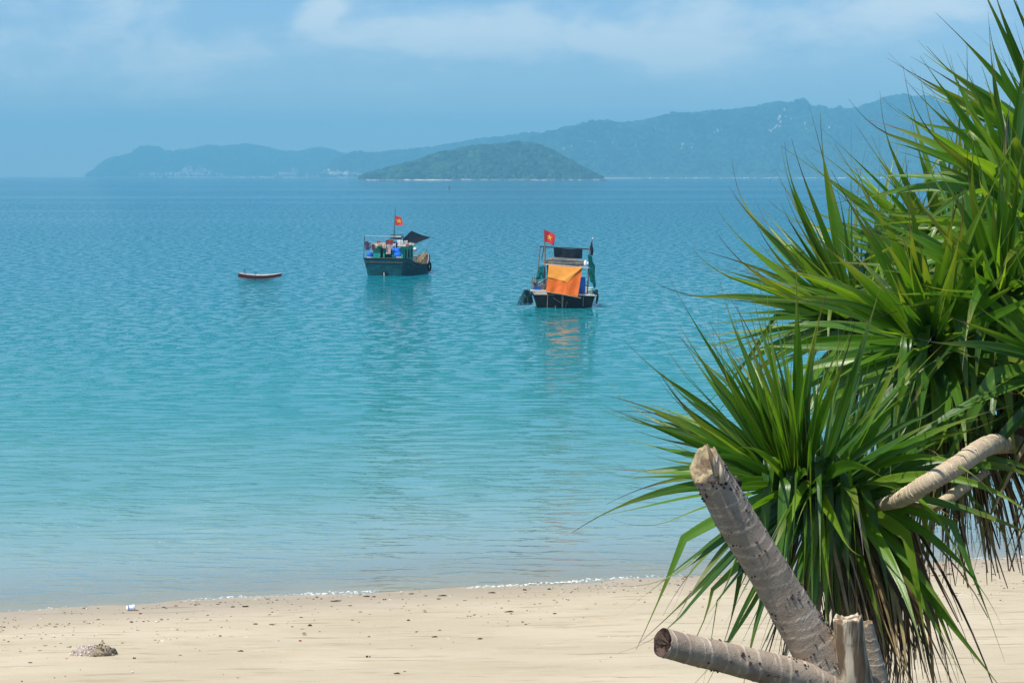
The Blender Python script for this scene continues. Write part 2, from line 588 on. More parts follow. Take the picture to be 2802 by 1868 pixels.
def water_material():
    m, nt, out = new_mat('sea_water')
    geo = nt.nodes.new('ShaderNodeNewGeometry')
    pos = geo.outputs['Position']
    s, sep = shore_dist_node(nt, pos)
    a = -math.atan(SHK) * 0.55
    warp = noise_tex(nt, mapping(nt, pos, (0.22, 0.3, 1)), 1.0, 2.0)
    wv = nt.nodes.new('ShaderNodeVectorMath')
    wv.operation = 'MULTIPLY_ADD'
    nt.links.new(warp, wv.inputs[0]); wv.inputs[1].default_value = (1.0, 1.0, 0); nt.links.new(pos, wv.inputs[2])
    p2 = wv.outputs[0]
    w1 = noise_tex(nt, mapping(nt, p2, (0.8, 1.5, 1), (0, 0, a)), 1.0, 1.5, 0.5)                       # ripples
    w2 = noise_tex(nt, mapping(nt, p2, (0.30, 0.45, 1), (0, 0, a * .6), (7, 3, 0)), 1.0, 1.0, 0.5)      # low waves
    w3 = noise_tex(nt, mapping(nt, p2, (3.0, 5.0, 1), (0, 0, a + .25), (2, 9, 0)), 1.0, 2.0, 0.55)      # chop
    calm = smooth(nt, s, -0.5, 9.0)
    far = smooth(nt, s, 8.0, 60.0)
    # where the breeze ruffles it: short dark streaks near, smaller patches far out
    g1 = noise_tex(nt, mapping(nt, p2, (0.75, 2.8, 1), (0, 0, a), (5, 1, 0)), 1.0, 2.5, 0.55)
    g2 = noise_tex(nt, mapping(nt, p2, (1.7, 1.1, 1), (0, 0, a), (5, 1, 0)), 1.0, 3.0, 0.65)
    gust = smooth(nt, math_n(nt, 'ADD', g1, math_n(nt, 'MULTIPLY', math_n(nt, 'SUBTRACT', g2, g1), far)), 0.48, 0.63)
    # long calm slicks far out
    slick = smooth(nt, noise_tex(nt, mapping(nt, pos, (0.0011, 0.011, 1), loc=(2.3, 5.1, 0)), 1.0, 3.5, 0.6), 0.52, 0.62)
    gust = math_n(nt, 'MULTIPLY', gust, math_n(nt, 'SUBTRACT', 1.0, math_n(nt, 'MULTIPLY', slick, math_n(nt, 'MULTIPLY', smooth(nt, s, 60, 300), 0.85))))
    chop = math_n(nt, 'MULTIPLY', w3, math_n(nt, 'MULTIPLY_ADD', gust, 0.20, 0.006))
    h = math_n(nt, 'ADD', math_n(nt, 'MULTIPLY', w1, 0.035), math_n(nt, 'MULTIPLY', w2, 0.035))
    h = math_n(nt, 'ADD', h, chop)
    h = math_n(nt, 'MULTIPLY', h, math_n(nt, 'MULTIPLY_ADD', calm, 0.8, 0.2))
    nrm = bump(nt, h, WAVE, 1.0)
    # colour of the water body by how deep it is
    lg = math_n(nt, 'LOGARITHM', math_n(nt, 'MAXIMUM', s, 0.0), 10.0)
    lgp = math_n(nt, 'LOGARITHM', math_n(nt, 'ADD', math_n(nt, 'MAXIMUM', s, 0.0), 1.0), 10.0)
    patch = noise_tex(nt, mapping(nt, pos, (0.010, 0.05, 1)), 1.0, 4.0, 0.55)
    patch2 = noise_tex(nt, mapping(nt, pos, (0.0012, 0.006, 1), loc=(4, 2, 0)), 1.0, 4.0, 0.6)
    t = math_n(nt, 'ADD', lgp, math_n(nt, 'MULTIPLY', math_n(nt, 'SUBTRACT', patch, 0.5), 0.35))
    t = math_n(nt, 'DIVIDE', t, 4.0, clamp=True)
    body = ramp(nt, t, WATER_STOPS)
    band = smooth(nt, patch2, 0.35, 0.7)
    body = mix_col(nt, math_n(nt, 'MULTIPLY', band, smooth(nt, s, 150, 700)), body, WATER_BAND)
    dif = nt.nodes.new('ShaderNodeBsdfDiffuse')
    nt.links.new(body, dif.inputs['Color']); nt.links.new(nrm, dif.inputs['Normal'])
    tr = nt.nodes.new('ShaderNodeBsdfTransparent')
    tr.inputs['Color'].default_value = (0.86, 0.95, 0.95, 1)
    opac = math_n(nt, 'SUBTRACT', 1.0, math_n(nt, 'POWER', 2.718, math_n(nt, 'MULTIPLY', math_n(nt, 'MAXIMUM', s, 0.0), -0.48)))
    mx = nt.nodes.new('ShaderNodeMixShader')
    nt.links.new(opac, mx.inputs[0]); nt.links.new(tr.outputs[0], mx.inputs[1]); nt.links.new(dif.outputs[0], mx.inputs[2])
    gl = nt.nodes.new('ShaderNodeBsdfGlossy')
    gl.inputs['Roughness'].default_value = 0.04
    gl.inputs['Color'].default_value = (0.95, 0.97, 1.0, 1)
    nt.links.new(nrm, gl.inputs['Normal'])
    fr = nt.nodes.new('ShaderNodeFresnel')
    fr.inputs['IOR'].default_value = 1.333
    nt.links.new(nrm, fr.inputs['Normal'])
    f = math_n(nt, 'MULTIPLY', fr.outputs[0], GLOSS, clamp=True)
    m2 = nt.nodes.new('ShaderNodeMixShader')
    nt.links.new(f, m2.inputs[0]); nt.links.new(mx.outputs[0], m2.inputs[1]); nt.links.new(gl.outputs[0], m2.inputs[2])
    nt.links.new(m2.outputs[0], out.inputs[0])
    return m


WAVE = 0.55
GLOSS = 0.80
#  t = log10(1 + metres from shore) / 4
WATER_STOPS = [(0.0, (0.42, 0.47, 0.41)), (0.16, (0.27, 0.385, 0.35)), (0.27, (0.10, 0.275, 0.26)), (0.345, (0.032, 0.225, 0.225)),
               (0.41, (0.007, 0.190, 0.200)), (0.48, (0.004, 0.165, 0.200)), (0.56, (0.004, 0.145, 0.195)),
               (0.72, (0.004, 0.120, 0.190)), (1.0, (0.004, 0.12, 0.19))]
WATER_BAND = (0.03, 0.17, 0.26)

build_ground()
SEA = 7250.0
sea_y0 = -100.0
sx = [-4400, -2000, -300, -60, 0, 60, 300, 2000, 4400]
sy = [10, 40, 120, 400, 1500, 5000, SEA]
sea = MB()
sea.add([(x, y, 0.0) for y in sy for x in sx],
        [(j * 9 + i, j * 9 + i + 1, (j + 1) * 9 + i + 1, (j + 1) * 9 + i) for j in range(6) for i in range(8)])
tag(sea.build('sea', water_material()), kind='structure')


# far shore -------------------------------------------------------------
def hill_material(name, a, b):
    m, nt, out = new_mat(name)
    geo = nt.nodes.new('ShaderNodeNewGeometry')
    n1 = noise_tex(nt, geo.outputs['Position'], 0.12, 4.0, 0.65)
    n2 = noise_tex(nt, geo.outputs['Position'], 0.012, 4.0, 0.6)
    c = mix_col(nt, smooth(nt, n1, 0.35, 0.65), a, b)
    c = mix_col(nt, math_n(nt, 'MULTIPLY', smooth(nt, n2, 0.5, 0.75), 0.5), c, (0.09, 0.12, 0.035))
    principled(nt, out, c, 0.9, 0.1)
    return m


M_hill = hill_material('wooded_slope', (0.022, 0.05, 0.016), (0.05, 0.09, 0.03))
M_forest = tinted('tree_crowns', 0.85, 0.3, 0.3, spec=0.1)
M_rock = tinted('shore_rock', 0.85, 0.25, 0.25, spec=0.2)
M_palesand = simple('far_beach_sand', (0.62, 0.52, 0.38), 0.9, 0.12, 0.1)


def hill_fn(sil, D, W, seed, rough=0.10):
    sx_ = np.array([p[0] for p in sil], float)
    sy_ = np.array([p[1] for p in sil], float)

    def height(px, t):
        """t: 0 at the near shore, 1 at the crest, 2 at the back"""
        H = (HORIZON - np.interp(px, sx_, sy_)) / FPX * D + CAM_Z * 0
        H = np.maximum(H, 0)
        prof = np.where(t < 1, np.sin(np.clip(t, 0, 1) * math.pi / 2) ** 0.9, np.cos(np.clip(t - 1, 0, 1) * math.pi / 2))
        gully = 1 + rough * fbm(px / 45.0, t * 2.2, seed, 4) * 2.2 * np.sin(np.clip(t, 0, 1) * math.pi)
        return H * prof * gully

    def point(px, t):
        y = D + (t - 1) * W
        x = (px - 1401) / FPX * y
        return x, y, height(px, t)
    return point


def build_hill(name, sil, D, W, seed, n_crowns, crown, dark, light, rough=0.10, nu=260, nv=50):
    pt = hill_fn(sil, D, W, seed, rough)
    px0, px1 = sil[0][0], sil[-1][0]
    U, T = np.meshgrid(np.linspace(px0, px1, nu + 1), np.linspace(0, 2, nv + 1))
    x, y, z = pt(U, T)
    z = z - 1.2
    verts = np.stack([x.ravel(), y.ravel(), z.ravel()], 1)
    n = nu + 1
    faces = [(j * n + i, j * n + i + 1, (j + 1) * n + i + 1, (j + 1) * n + i) for j in range(nv) for i in range(nu)]
    o = link_mesh(name, verts, faces, M_hill)
    tag(o, kind='structure')
    rnd = np.random.default_rng(seed + 100)
    # the wood: one crown per tree on the face and along the crest
    k = n_crowns
    pu = rnd.uniform(px0, px1, k)
    tt = np.where(rnd.random(k) < 0.30, rnd.normal(1.0, 0.035, k), rnd.uniform(0.02, 1.05, k) ** 0.85)
    cx, cy, cz = pt(pu, tt)
    keep = cz > 1.0
    cx, cy, cz, pu, tt = cx[keep], cy[keep], cz[keep], pu[keep], tt[keep]
    k = len(cx)
    sz = crown * rnd.uniform(0.5, 1.3, k) * np.where((rnd.random(k) < 0.10) | ((np.abs(tt - 1) < .06) & (rnd.random(k) < .35)), 1.7, 1.0)
    base = np.array([tuple(p) for p in ICO_V])
    jit = 1 + rnd.uniform(-0.3, 0.3, (k, 12, 1))
    V = base[None] * jit * sz[:, None, None] * np.array([1, 1, 0.95])[None, None]
    V = V + np.stack([cx, cy, cz - 1.0 + 0.25 * sz], 1)[:, None, :]
    F = (np.array(ICO_F)[None] + (np.arange(k) * 12)[:, None, None]).reshape(-1, 3)
    mixv = np.clip((rnd.random(k) - .3) * 1.0 + 0.9 * fbm(pu / 26.0, tt * 5, seed + 9, 3) + .25, 0, 1)[:, None]
    C = np.array(dark)[None] * (1 - mixv) + np.array(light)[None] * mixv
    C = np.repeat(C, 12, 0)
    w = link_mesh('forest', V.reshape(-1, 3), F.tolist(), M_forest, None, True, None, {'tint': C})
    tag(w, kind='stuff')
    return pt


far_sil = [(248, 480), (262, 472), (290, 450), (310, 438), (345, 432), (370, 425), (385, 411), (405, 405), (430, 408), (460, 420), (480, 422),
           (530, 414), (570, 405), (600, 407), (620, 408), (650, 402), (680, 401), (720, 408), (780, 420), (820, 421), (860, 412), (885, 411),
           (920, 420), (960, 432), (1010, 452), (1060, 480)]
mid_sil = [(876, 480), (890, 468), (905, 455), (930, 434), (970, 420), (1020, 423), (1100, 415), (1180, 408), (1240, 397), (1300, 388), (1400, 375),
           (1450, 366), (1490, 373), (1560, 380), (1700, 440), (1760, 480)]
mtn_sil = [(1250, 480), (1380, 420), (1440, 385), (1490, 371), (1540, 353), (1600, 346), (1640, 340), (1720, 338), (1755, 335), (1790, 325), (1850, 317), (1930, 309),
           (2000, 304), (2060, 297), (2100, 287), (2130, 283), (2160, 287), (2200, 297), (2260, 303), (2310, 304), (2360, 291), (2420, 273),
           (2470, 265), (2520, 273), (2570, 286), (2700, 292), (2850, 325), (3050, 400), (3250, 480)]
isl_sil = [(985, 480), (1000, 474), (1050, 460), (1120, 441), (1200, 417), (1260, 402), (1300, 395), (1360, 393), (1420, 386), (1460, 389), (1500, 404),
           (1540, 426), (1590, 455), (1630, 474), (1645, 480)]
p_far = build_hill('headland', far_sil, 6800, 420, 3, 9000, 7.0, (0.006, 0.018, 0.010), (0.04, 0.085, 0.05))
p_mid = build_hill('ridge', mid_sil, 5300, 300, 13, 7000, 5.5, (0.006, 0.018, 0.008), (0.045, 0.09, 0.045))
p_mtn = build_hill('mountain', mtn_sil, 4600, 520, 23, 20000, 4.6, (0.005, 0.015, 0.007), (0.045, 0.09, 0.045), rough=0.16, nu=420, nv=80)
p_isl = build_hill('wooded_island', isl_sil, 2600, 150, 33, 6500, 2.8, (0.004, 0.016, 0.006), (0.045, 0.10, 0.035))


def rocks_strip(name, px0, px1, D, n, h, cols, seed, kind='stuff', spread=6.0):
    r = random.Random(seed)
    b = MB()
    for _ in range(n):
        px = r.uniform(px0, px1)
        y = D + r.uniform(-spread, spread)
        s_ = h * r.uniform(0.35, 1.0)
        c = r.choice(cols)
        k = r.uniform(.8, 1.15)
        b.blob(((px - 1401) / FPX * y, y, s_ * 0.25), (s_ * r.uniform(1.0, 2.6), s_, s_ * r.uniform(.5, .9)), 0.3, r, 0, tuple(q * k for q in c))
    o = b.build(name, M_rock, use_col=True)
    return tag(o, kind=kind)


PALE = [(0.85, 0.72, 0.60), (0.90, 0.82, 0.72), (0.66, 0.54, 0.45)]
MIXD = [(0.22, 0.16, 0.13), (0.12, 0.09, 0.08), (0.45, 0.37, 0.30), (0.30, 0.23, 0.19)]
rocks_strip('shore_rocks', 985, 1660, 2446, 420, 2.0, MIXD, 1)
rocks_strip('shore_rocks', 1640, 3000, 4076, 520, 3.2, MIXD + PALE, 2)
rocks_strip('shore_rocks', 620, 1000, 4990, 220, 3.4, MIXD + PALE, 3)
rocks_strip('shore_rocks', 225, 880, 6370, 200, 3.6, MIXD + PALE, 4)


def cliff(pt, spots, seed):
    """bare pale rock breaking through the foot of the wooded slope"""
    r = random.Random(seed)
    b = MB()
    for (px, h, n, w) in spots:
        for _ in range(n):
            q = px + r.gauss(0, w)
            top = h * max(0.12, 1 - (abs(q - px) / (2.0 * w)) ** 1.3) * (.55 + .45 * float(vnoise(np.array(q / 5.0), np.array(0.3), seed)))
            want = top * r.uniform(0, 1)
            lo, hi = 0.0, 0.9
            for _k in range(18):
                t = (lo + hi) / 2
                x, y, z = pt(np.array(q), np.array(t))
                if (float(z) - CAM_Z) / float(y) * FPX < want:
                    lo = t
                else:
                    hi = t
            x, y, z = pt(np.array(q), np.array(lo))
            m_ = float(y) / FPX
            s_ = m_ * r.uniform(1.5, 4.0)
            k = r.uniform(.7, 1.1)
            b.blob((float(x), float(y) - 4.0, float(z) + 2.0), (s_, s_ * 1.2, s_ * r.uniform(1.0, 2.2)), 0.35, r, 0, tuple(v * k for v in r.choice(PALE)))
    tag(b.build('cliff', M_rock, use_col=True), kind='structure')


cliff(p_far, [(520, 30, 90, 13), (552, 26, 70, 12), (578, 12, 40, 14), (490, 8, 30, 14), (440, 5, 16, 22)], 5)
cliff(p_far, [(808, 20, 60, 11), (772, 8, 24, 9)], 6)
cliff(p_mid, [(893, 22, 50, 9), (928, 15, 46, 10), (955, 8, 30, 20), (905, 30, 16, 6)], 8)


def far_beach(px0, px1, D, depth=10.0, h=1.4):
    b = MB()
    n = 24
    r = random.Random(int(px0))
    pts0, pts1 = [], []
    for i in range(n + 1):
        px = px0 + (px1 - px0) * i / n
        e = math.sin(math.pi * i / n) ** 0.5
        y0, y1 = D - depth * .5 * e, D + depth * .5 * e
        pts0.append(((px - 1401) / FPX * y0, y0, 0.05 + r.uniform(0, .05)))
        pts1.append(((px - 1401) / FPX * y1, y1, h * e + r.uniform(0, .2)))
    b.add(pts0 + pts1, [(i, i + 1, n + 2 + i, n + 1 + i) for i in range(n)])
    tag(b.build('far_beach', M_palesand, smooth_=True), kind='structure')


far_beach(1105, 1240, 2440, 9, 1.5)
far_beach(1005, 1040, 2441, 6, 1.0)
far_beach(1460, 1500, 2441, 6, 0.9)
far_beach(1640, 1740, 4066, 14, 1.8)
far_beach(440, 620, 6360, 16, 2.2)
far_beach(695, 765, 6362, 16, 2.6)

# pale boulders among the trees of the mountain: pieces of the mountain itself
mtn_obj = bpy.data.objects['mountain']
br = random.Random(44)
B_SPOTS = [(2141, 304, 5), (2125, 327, 7), (2133, 340, 6), (2145, 322, 4), (2118, 350, 6), (2128, 352, 5), (2102, 364, 7), (2108, 358, 4), (2090, 312, 3),
           (2195, 342, 5), (2200, 356, 3), (2262, 353, 4), (2258, 366, 3), (1790, 357, 6), (1960, 362, 5), (1970, 358, 4), (1952, 366, 3),
           (1613, 390, 3.5), (1866, 400, 5), (1862, 410, 4), (1890, 405, 3), (1905, 378, 3), (1900, 382, 2.5), (1770, 371, 3), (1675, 393, 3), (1738, 400, 2.5),
           (2070, 342, 3), (2018, 325, 3), (2330, 325, 3), (2335, 318, 2.5), (2160, 330, 3), (1541, 409, 3), (1563, 403, 3)]
for (px, py, s_) in B_SPOTS:
    lo, hi = 0.05, 1.0
    for _ in range(30):
        t = (lo + hi) / 2
        x, y, z = p_mtn(np.array(float(px)), np.array(t))
        el = (float(z) - CAM_Z) / float(y)
        if el < (HORIZON - py) / FPX:
            lo = t
        else:
            hi = t
    x, y, z = p_mtn(np.array(float(px)), np.array(lo))
    m_ = 4600 / FPX
    b = MB()
    for _ in range(3):
        b.blob((br.uniform(-.5, .5) * s_ * m_, br.uniform(-1, 0), br.uniform(-.6, .6) * s_ * m_), (s_ * m_ * br.uniform(.4, .7), s_ * m_ * .8, s_ * m_ * br.uniform(.55, 1.0)), .3, br,
               0, br.choice(PALE))
    b.build('boulder', M_rock, mtn_obj, loc=(float(x), float(y) - 4.5, float(z) + 1.0), use_col=True)


# ------------------------------------------------------------------ air
def build_haze():
    m, nt, out = new_mat('haze_air')
    v = nt.nodes.new('ShaderNodeVolumePrincipled')
    v.inputs['Color'].default_value = HAZE_COLOR
    v.inputs['Density'].default_value = HAZE_DENSITY
    v.inputs['Anisotropy'].default_value = 0.0
    nt.links.new(v.outputs[0], out.inputs['Volume'])
    b = MB()
    b.box((0, 3520, 96), (9000, 7560, 212))
    o = b.build('haze', m)
    tag(o, kind='stuff')


HAZE_COLOR = (0.255, 0.745, 1.0, 1.0)
HAZE_DENSITY = 3.7e-4
build_haze()

# ------------------------------------------------------------------ pandanus trees in front
def bark_material(name, pale, mid, dark, ring_strength=1.0):
    m, nt, out = new_mat(name)
    geo = nt.nodes.new('ShaderNodeNewGeometry')
    pos = geo.outputs['Position']
    av = nt.nodes.new('ShaderNodeAttribute'); av.attribute_name = 'along'
    ring = nt.nodes.new('ShaderNodeAttribute'); ring.attribute_name = 'ring'
    n1 = noise_tex(nt, pos, 22.0, 5.0, 0.6)
    n2 = noise_tex(nt, pos, 70.0, 5.0, 0.65)
    n3 = noise_tex(nt, pos, 11.0, 5.0, 0.62)
    n4 = noise_tex(nt, pos, 300.0, 3.0, 0.6)
    c = mix_col(nt, smooth(nt, n1, 0.3, 0.7), mid, pale)
    c = mix_col(nt, math_n(nt, 'MULTIPLY', smooth(nt, n3, 0.52, 0.7), 0.7), c, dark)
    c = mix_col(nt, math_n(nt, 'MULTIPLY', smooth(nt, n2, 0.56, 0.72), 0.55), c, (dark[0] * .55, dark[1] * .5, dark[2] * .5))
    rv = math_n(nt, 'MULTIPLY', ring.outputs['Fac'], ring_strength)
    c = mix_col(nt, math_n(nt, 'MULTIPLY', smooth(nt, rv, 0.35, 0.9), 0.55), c, (0.68, 0.59, 0.48))
    c = mix_col(nt, math_n(nt, 'MULTIPLY', smooth(nt, rv, 0.18, 0.02), 0.35), c, (dark[0] * .5, dark[1] * .45, dark[2] * .4))
    h = math_n(nt, 'ADD', math_n(nt, 'MULTIPLY', n2, 0.6), math_n(nt, 'MULTIPLY', n4, 0.35))
    h = math_n(nt, 'ADD', h, math_n(nt, 'MULTIPLY', rv, 0.22))
    principled(nt, out, c, 0.82, 0.2, bump(nt, h, 0.006, 0.75))
    return m


def fibre_material(name, a, b, scale=14.0, stretch=(10, 10, 1)):
    m, nt, out = new_mat(name)
    tc = nt.nodes.new('ShaderNodeTexCoord')
    n1 = noise_tex(nt, mapping(nt, tc.outputs['Object'], stretch), scale, 4.0, 0.6)
    n2 = noise_tex(nt, tc.outputs['Object'], 30.0, 4.0, 0.6)
    c = mix_col(nt, smooth(nt, n1, 0.42, 0.58), a, b)
    c = mix_col(nt, math_n(nt, 'MULTIPLY', smooth(nt, n2, 0.55, 0.75), 0.5), c, tuple(x * .4 for x in a))
    principled(nt, out, c, 0.85, 0.2, bump(nt, n1, 0.006, 0.8))
    return m


def leaf_material():
    m, nt, out = new_mat('pandanus_leaf')
    lv = nt.nodes.new('ShaderNodeAttribute'); lv.attribute_name = 'lv'
    lu = nt.nodes.new('ShaderNodeAttribute'); lu.attribute_name = 'lu'
    oi = nt.nodes.new('ShaderNodeObjectInfo')
    rnd = oi.outputs['Random']
    v, u = lv.outputs['Fac'], lu.outputs['Fac']
    c = ramp(nt, rnd, [(0.0, (0.020, 0.082, 0.010)), (0.4, (0.050, 0.155, 0.010)), (0.75, (0.100, 0.245, 0.012)), (1.0, (0.185, 0.31, 0.022))])
    keel = math_n(nt, 'ABSOLUTE', math_n(nt, 'SUBTRACT', u, 0.5))
    c = mix_col(nt, math_n(nt, 'MULTIPLY', smooth(nt, keel, 0.09, 0.0), 0.45), c, (0.15, 0.24, 0.05))
    c = mix_col(nt, math_n(nt, 'MULTIPLY', smooth(nt, keel, 0.44, 0.5), 0.5), c, (0.20, 0.24, 0.06))
    stripes = noise_tex(nt, None, 1.0, 2.0)
    comb = nt.nodes.new('ShaderNodeCombineXYZ')
    nt.links.new(math_n(nt, 'MULTIPLY', u, 26.0), comb.inputs[0])
    nt.links.new(math_n(nt, 'MULTIPLY', v, 1.6), comb.inputs[1])
    nt.links.new(math_n(nt, 'MULTIPLY', rnd, 90.0), comb.inputs[2])
    ns = noise_tex(nt, comb.outputs[0], 1.0, 3.0, 0.6)
    c = mix_col(nt, math_n(nt, 'MULTIPLY', smooth(nt, ns, 0.35, 0.7), 0.45), c, mix_col(nt, 0.5, c, (0.13, 0.20, 0.03)))
    # pale leaf base, yellowing then dry brown towards the tip
    c = mix_col(nt, smooth(nt, v, 0.10, 0.0), c, (0.22, 0.26, 0.10))
    jit = math_n(nt, 'MULTIPLY', math_n(nt, 'SUBTRACT', math_n(nt, 'FRACT', math_n(nt, 'MULTIPLY', rnd, 37.3)), 0.5), 0.35)
    vt = math_n(nt, 'ADD', v, jit)
    c = mix_col(nt, math_n(nt, 'MULTIPLY', smooth(nt, vt, 0.55, 0.8), 0.7), c, (0.21, 0.24, 0.035))
    c = mix_col(nt, smooth(nt, vt, 0.82, 0.95), c, (0.085, 0.062, 0.055))
    nrm = bump(nt, ns, 0.002, 0.35)
    p = principled(nt, out, c, 0.30, 0.6, nrm, link=False)
    t = nt.nodes.new('ShaderNodeBsdfTranslucent')
    tcol = mix_col(nt, 1.0, c, (2.3, 2.1, 0.8), 'MULTIPLY')
    nt.links.new(tcol, t.inputs['Color'])
    nt.links.new(nrm, t.inputs['Normal'])
    mx = nt.nodes.new('ShaderNodeMixShader')
    mx.inputs[0].default_value = 0.42
    nt.links.new(p.outputs[0], mx.inputs[1])
    nt.links.new(t.outputs[0], mx.inputs[2])
    nt.links.new(mx.outputs[0], out.inputs[0])
    return m


M_bark = bark_material('cut_trunk_bark', (0.64, 0.52, 0.385), (0.45, 0.35, 0.25), (0.27, 0.205, 0.16))
M_bark2 = bark_material('branch_bark', (0.70, 0.57, 0.39), (0.58, 0.46, 0.31), (0.42, 0.32, 0.21), 1.0)
M_leaf = leaf_material()
M_deadleaf = tinted('dry_leaf', 0.75, 0.4, 14.0, 0.25, spec=0.25)
M_cutwood = fibre_material('cut_wood', (0.16, 0.11, 0.07), (0.38, 0.31, 0.17), 26.0, (1, 1, 1))
M_rotwood = fibre_material('rotten_pith', (0.02, 0.013, 0.010), (0.11, 0.07, 0.05), 40.0, (1, 1, 1))
M_deadwood = fibre_material('weathered_wood', (0.17, 0.115, 0.07), (0.60, 0.50, 0.36), 4.2, (9, 9, 0.7))
M_wart = simple('bark_nodule', (0.075, 0.05, 0.045), 0.85, 0.3, 40.0, 0.15)
M_core = simple('leaf_sheath', (0.10, 0.075, 0.035), 0.9, 0.4, 30.0, 0.1)


def catmull(pts, n):
    P = [np.array(p, float) for p in pts]
    P = [2 * P[0] - P[1]] + P + [2 * P[-1] - P[-2]]
    out = []
    m = len(P) - 3
    for i in range(n + 1):
        u = i / n * m
        k = min(int(u), m - 1)
        t = u - k
        a, b, c, d = P[k:k + 4]
        out.append(0.5 * ((2 * b) + (c - a) * t + (2 * a - 5 * b + 4 * c - d) * t * t + (3 * b - a - 3 * c + d) * t ** 3))
    return np.array(out)


def limb(name, ctrl, radii, parent, mat, ring_gap=0.028, seed=0, nring=None, nside=28, slant=0.30, ridge=0.0009, lump=0.09,
         end_cut=None, end_mat=None, hollow=0.0, start_cap=True, root=None):
    """a ringed pandanus stem: leaf scars stand proud as tilted rings; the far end may be sawn or broken"""
    root = root or Vector((0, 0, 0))
    ctrl4 = [tuple(Vector(p) - root) + (r,) for p, r in zip(ctrl, radii)]
    L = sum((Vector(ctrl[i + 1]) - Vector(ctrl[i])).length for i in range(len(ctrl) - 1))
    nr = nring or max(12, int(L / max(.0018, min(.0075, ring_gap * .13))))
    q = catmull(ctrl4, nr)
    P, Rr = q[:, :3], q[:, 3]
    d = np.gradient(P, axis=0)
    d /= np.linalg.norm(d, axis=1)[:, None]
    seg = np.concatenate([[0], np.cumsum(np.linalg.norm(np.diff(P, axis=0), axis=1))])
    verts, ringv, al = [], [], []
    a = np.array(Vector(d[0]).orthogonal().normalized())
    th = np.arange(nside) * 2 * math.pi / nside
    rr = np.random.default_rng(seed)
    # irregular ring spacing
    edges = np.cumsum(ring_gap * rr.uniform(0.35, 1.9, int(L / ring_gap * 2) + 8))
    for i in range(nr + 1):
        a = a - d[i] * np.dot(a, d[i]); a /= np.linalg.norm(a)
        b = np.cross(d[i], a)
        s = seg[i] + Rr[i] * slant * np.cos(th + 1.1) + 0.006 * fbm(th * 1.3 + seed, np.full_like(th, seg[i] * 9), seed, 2)
        k = np.searchsorted(edges, s)
        e1 = edges[k]; e0 = np.where(k > 0, edges[k - 1], 0)
        f = (s - e0) / (e1 - e0)
        prof = np.clip(1 - np.abs(f - 0.9) / 0.085, 0, 1)
        strength = np.clip(1.5 * vnoise(k * 7.7 + 2.2 * np.cos(th), 2.2 * np.sin(th) + seed, seed) - .15, 0, 1)
        g = prof * strength
        lum = lump * fbm(th / math.pi * 2 + seed, np.full_like(th, seg[i] * 6 + seed), seed + 3, 3)
        r_ = Rr[i] * (1 + lum) + ridge * g * 1.3 + ridge * 0.4 * fbm(th * 6, np.full_like(th, seg[i] * 60), seed + 5, 2)
        pts = P[i] + (np.cos(th) * r_)[:, None] * a + (np.sin(th) * r_)[:, None] * b
        if end_cut is not None:
            w = np.clip((seg[i] - (L - Rr[-1] * 3.0)) / (Rr[-1] * 3.0), 0, 1)
            cd, slope, jag = end_cut
            rad = (np.cos(th))[:, None] * a + (np.sin(th))[:, None] * b
            off = -(rad @ np.array(cd)) * slope * Rr[i] + jag * Rr[i] * fbm(th * 3.1, np.zeros_like(th), seed + 8, 3)
            pts = pts + d[i] * (off * w)[:, None]
        verts.append(pts); ringv.append(g); al.append(np.full(nside, seg[i]))
    V = np.concatenate(verts)
    G = list(np.concatenate(ringv)); A = list(np.concatenate(al))
    F = [(i * nside + k, i * nside + (k + 1) % nside, (i + 1) * nside + (k + 1) % nside, (i + 1) * nside + k)
         for i in range(nr) for k in range(nside)]
    mi = [0] * len(F)
    V = list(map(tuple, V))
    # end face in rings, sunk towards the pith
    last = [np.array(V[nr * nside + k]) for k in range(nside)]
    cen = sum(last) / nside
    prev = [nr * nside + k for k in range(nside)]
    for j, (fr, dep) in enumerate(((0.86, 0.15), (0.55, 0.55), (0.2, 1.0))):
        cur = []
        for k in range(nside):
            jt = 1 + 0.08 * math.sin(k * 2.3 + j)
            p = cen + (last[k] - cen) * fr * jt - d[-1] * dep * hollow * Rr[-1] * (1 + 0.3 * math.sin(k * 1.7 + seed))
            cur.append(len(V)); V.append(tuple(p)); G.append(0.3); A.append(L)
        for k in range(nside):
            F.append((prev[k], prev[(k + 1) % nside], cur[(k + 1) % nside], cur[k])); mi.append(1)
        prev = cur
    V.append(tuple(cen - d[-1] * hollow * Rr[-1])); G.append(0.3); A.append(L)
    for k in range(nside):
        F.append((prev[k], prev[(k + 1) % nside], len(V) - 1)); mi.append(1)
    if start_cap:
        F.append(tuple(range(nside - 1, -1, -1))); mi.append(0)
    o = link_mesh(name, V, F, [mat, end_mat or mat], parent, True, mi, {'ring': G, 'along': A})
    frames = (P, d, Rr, seg)
    return o, frames


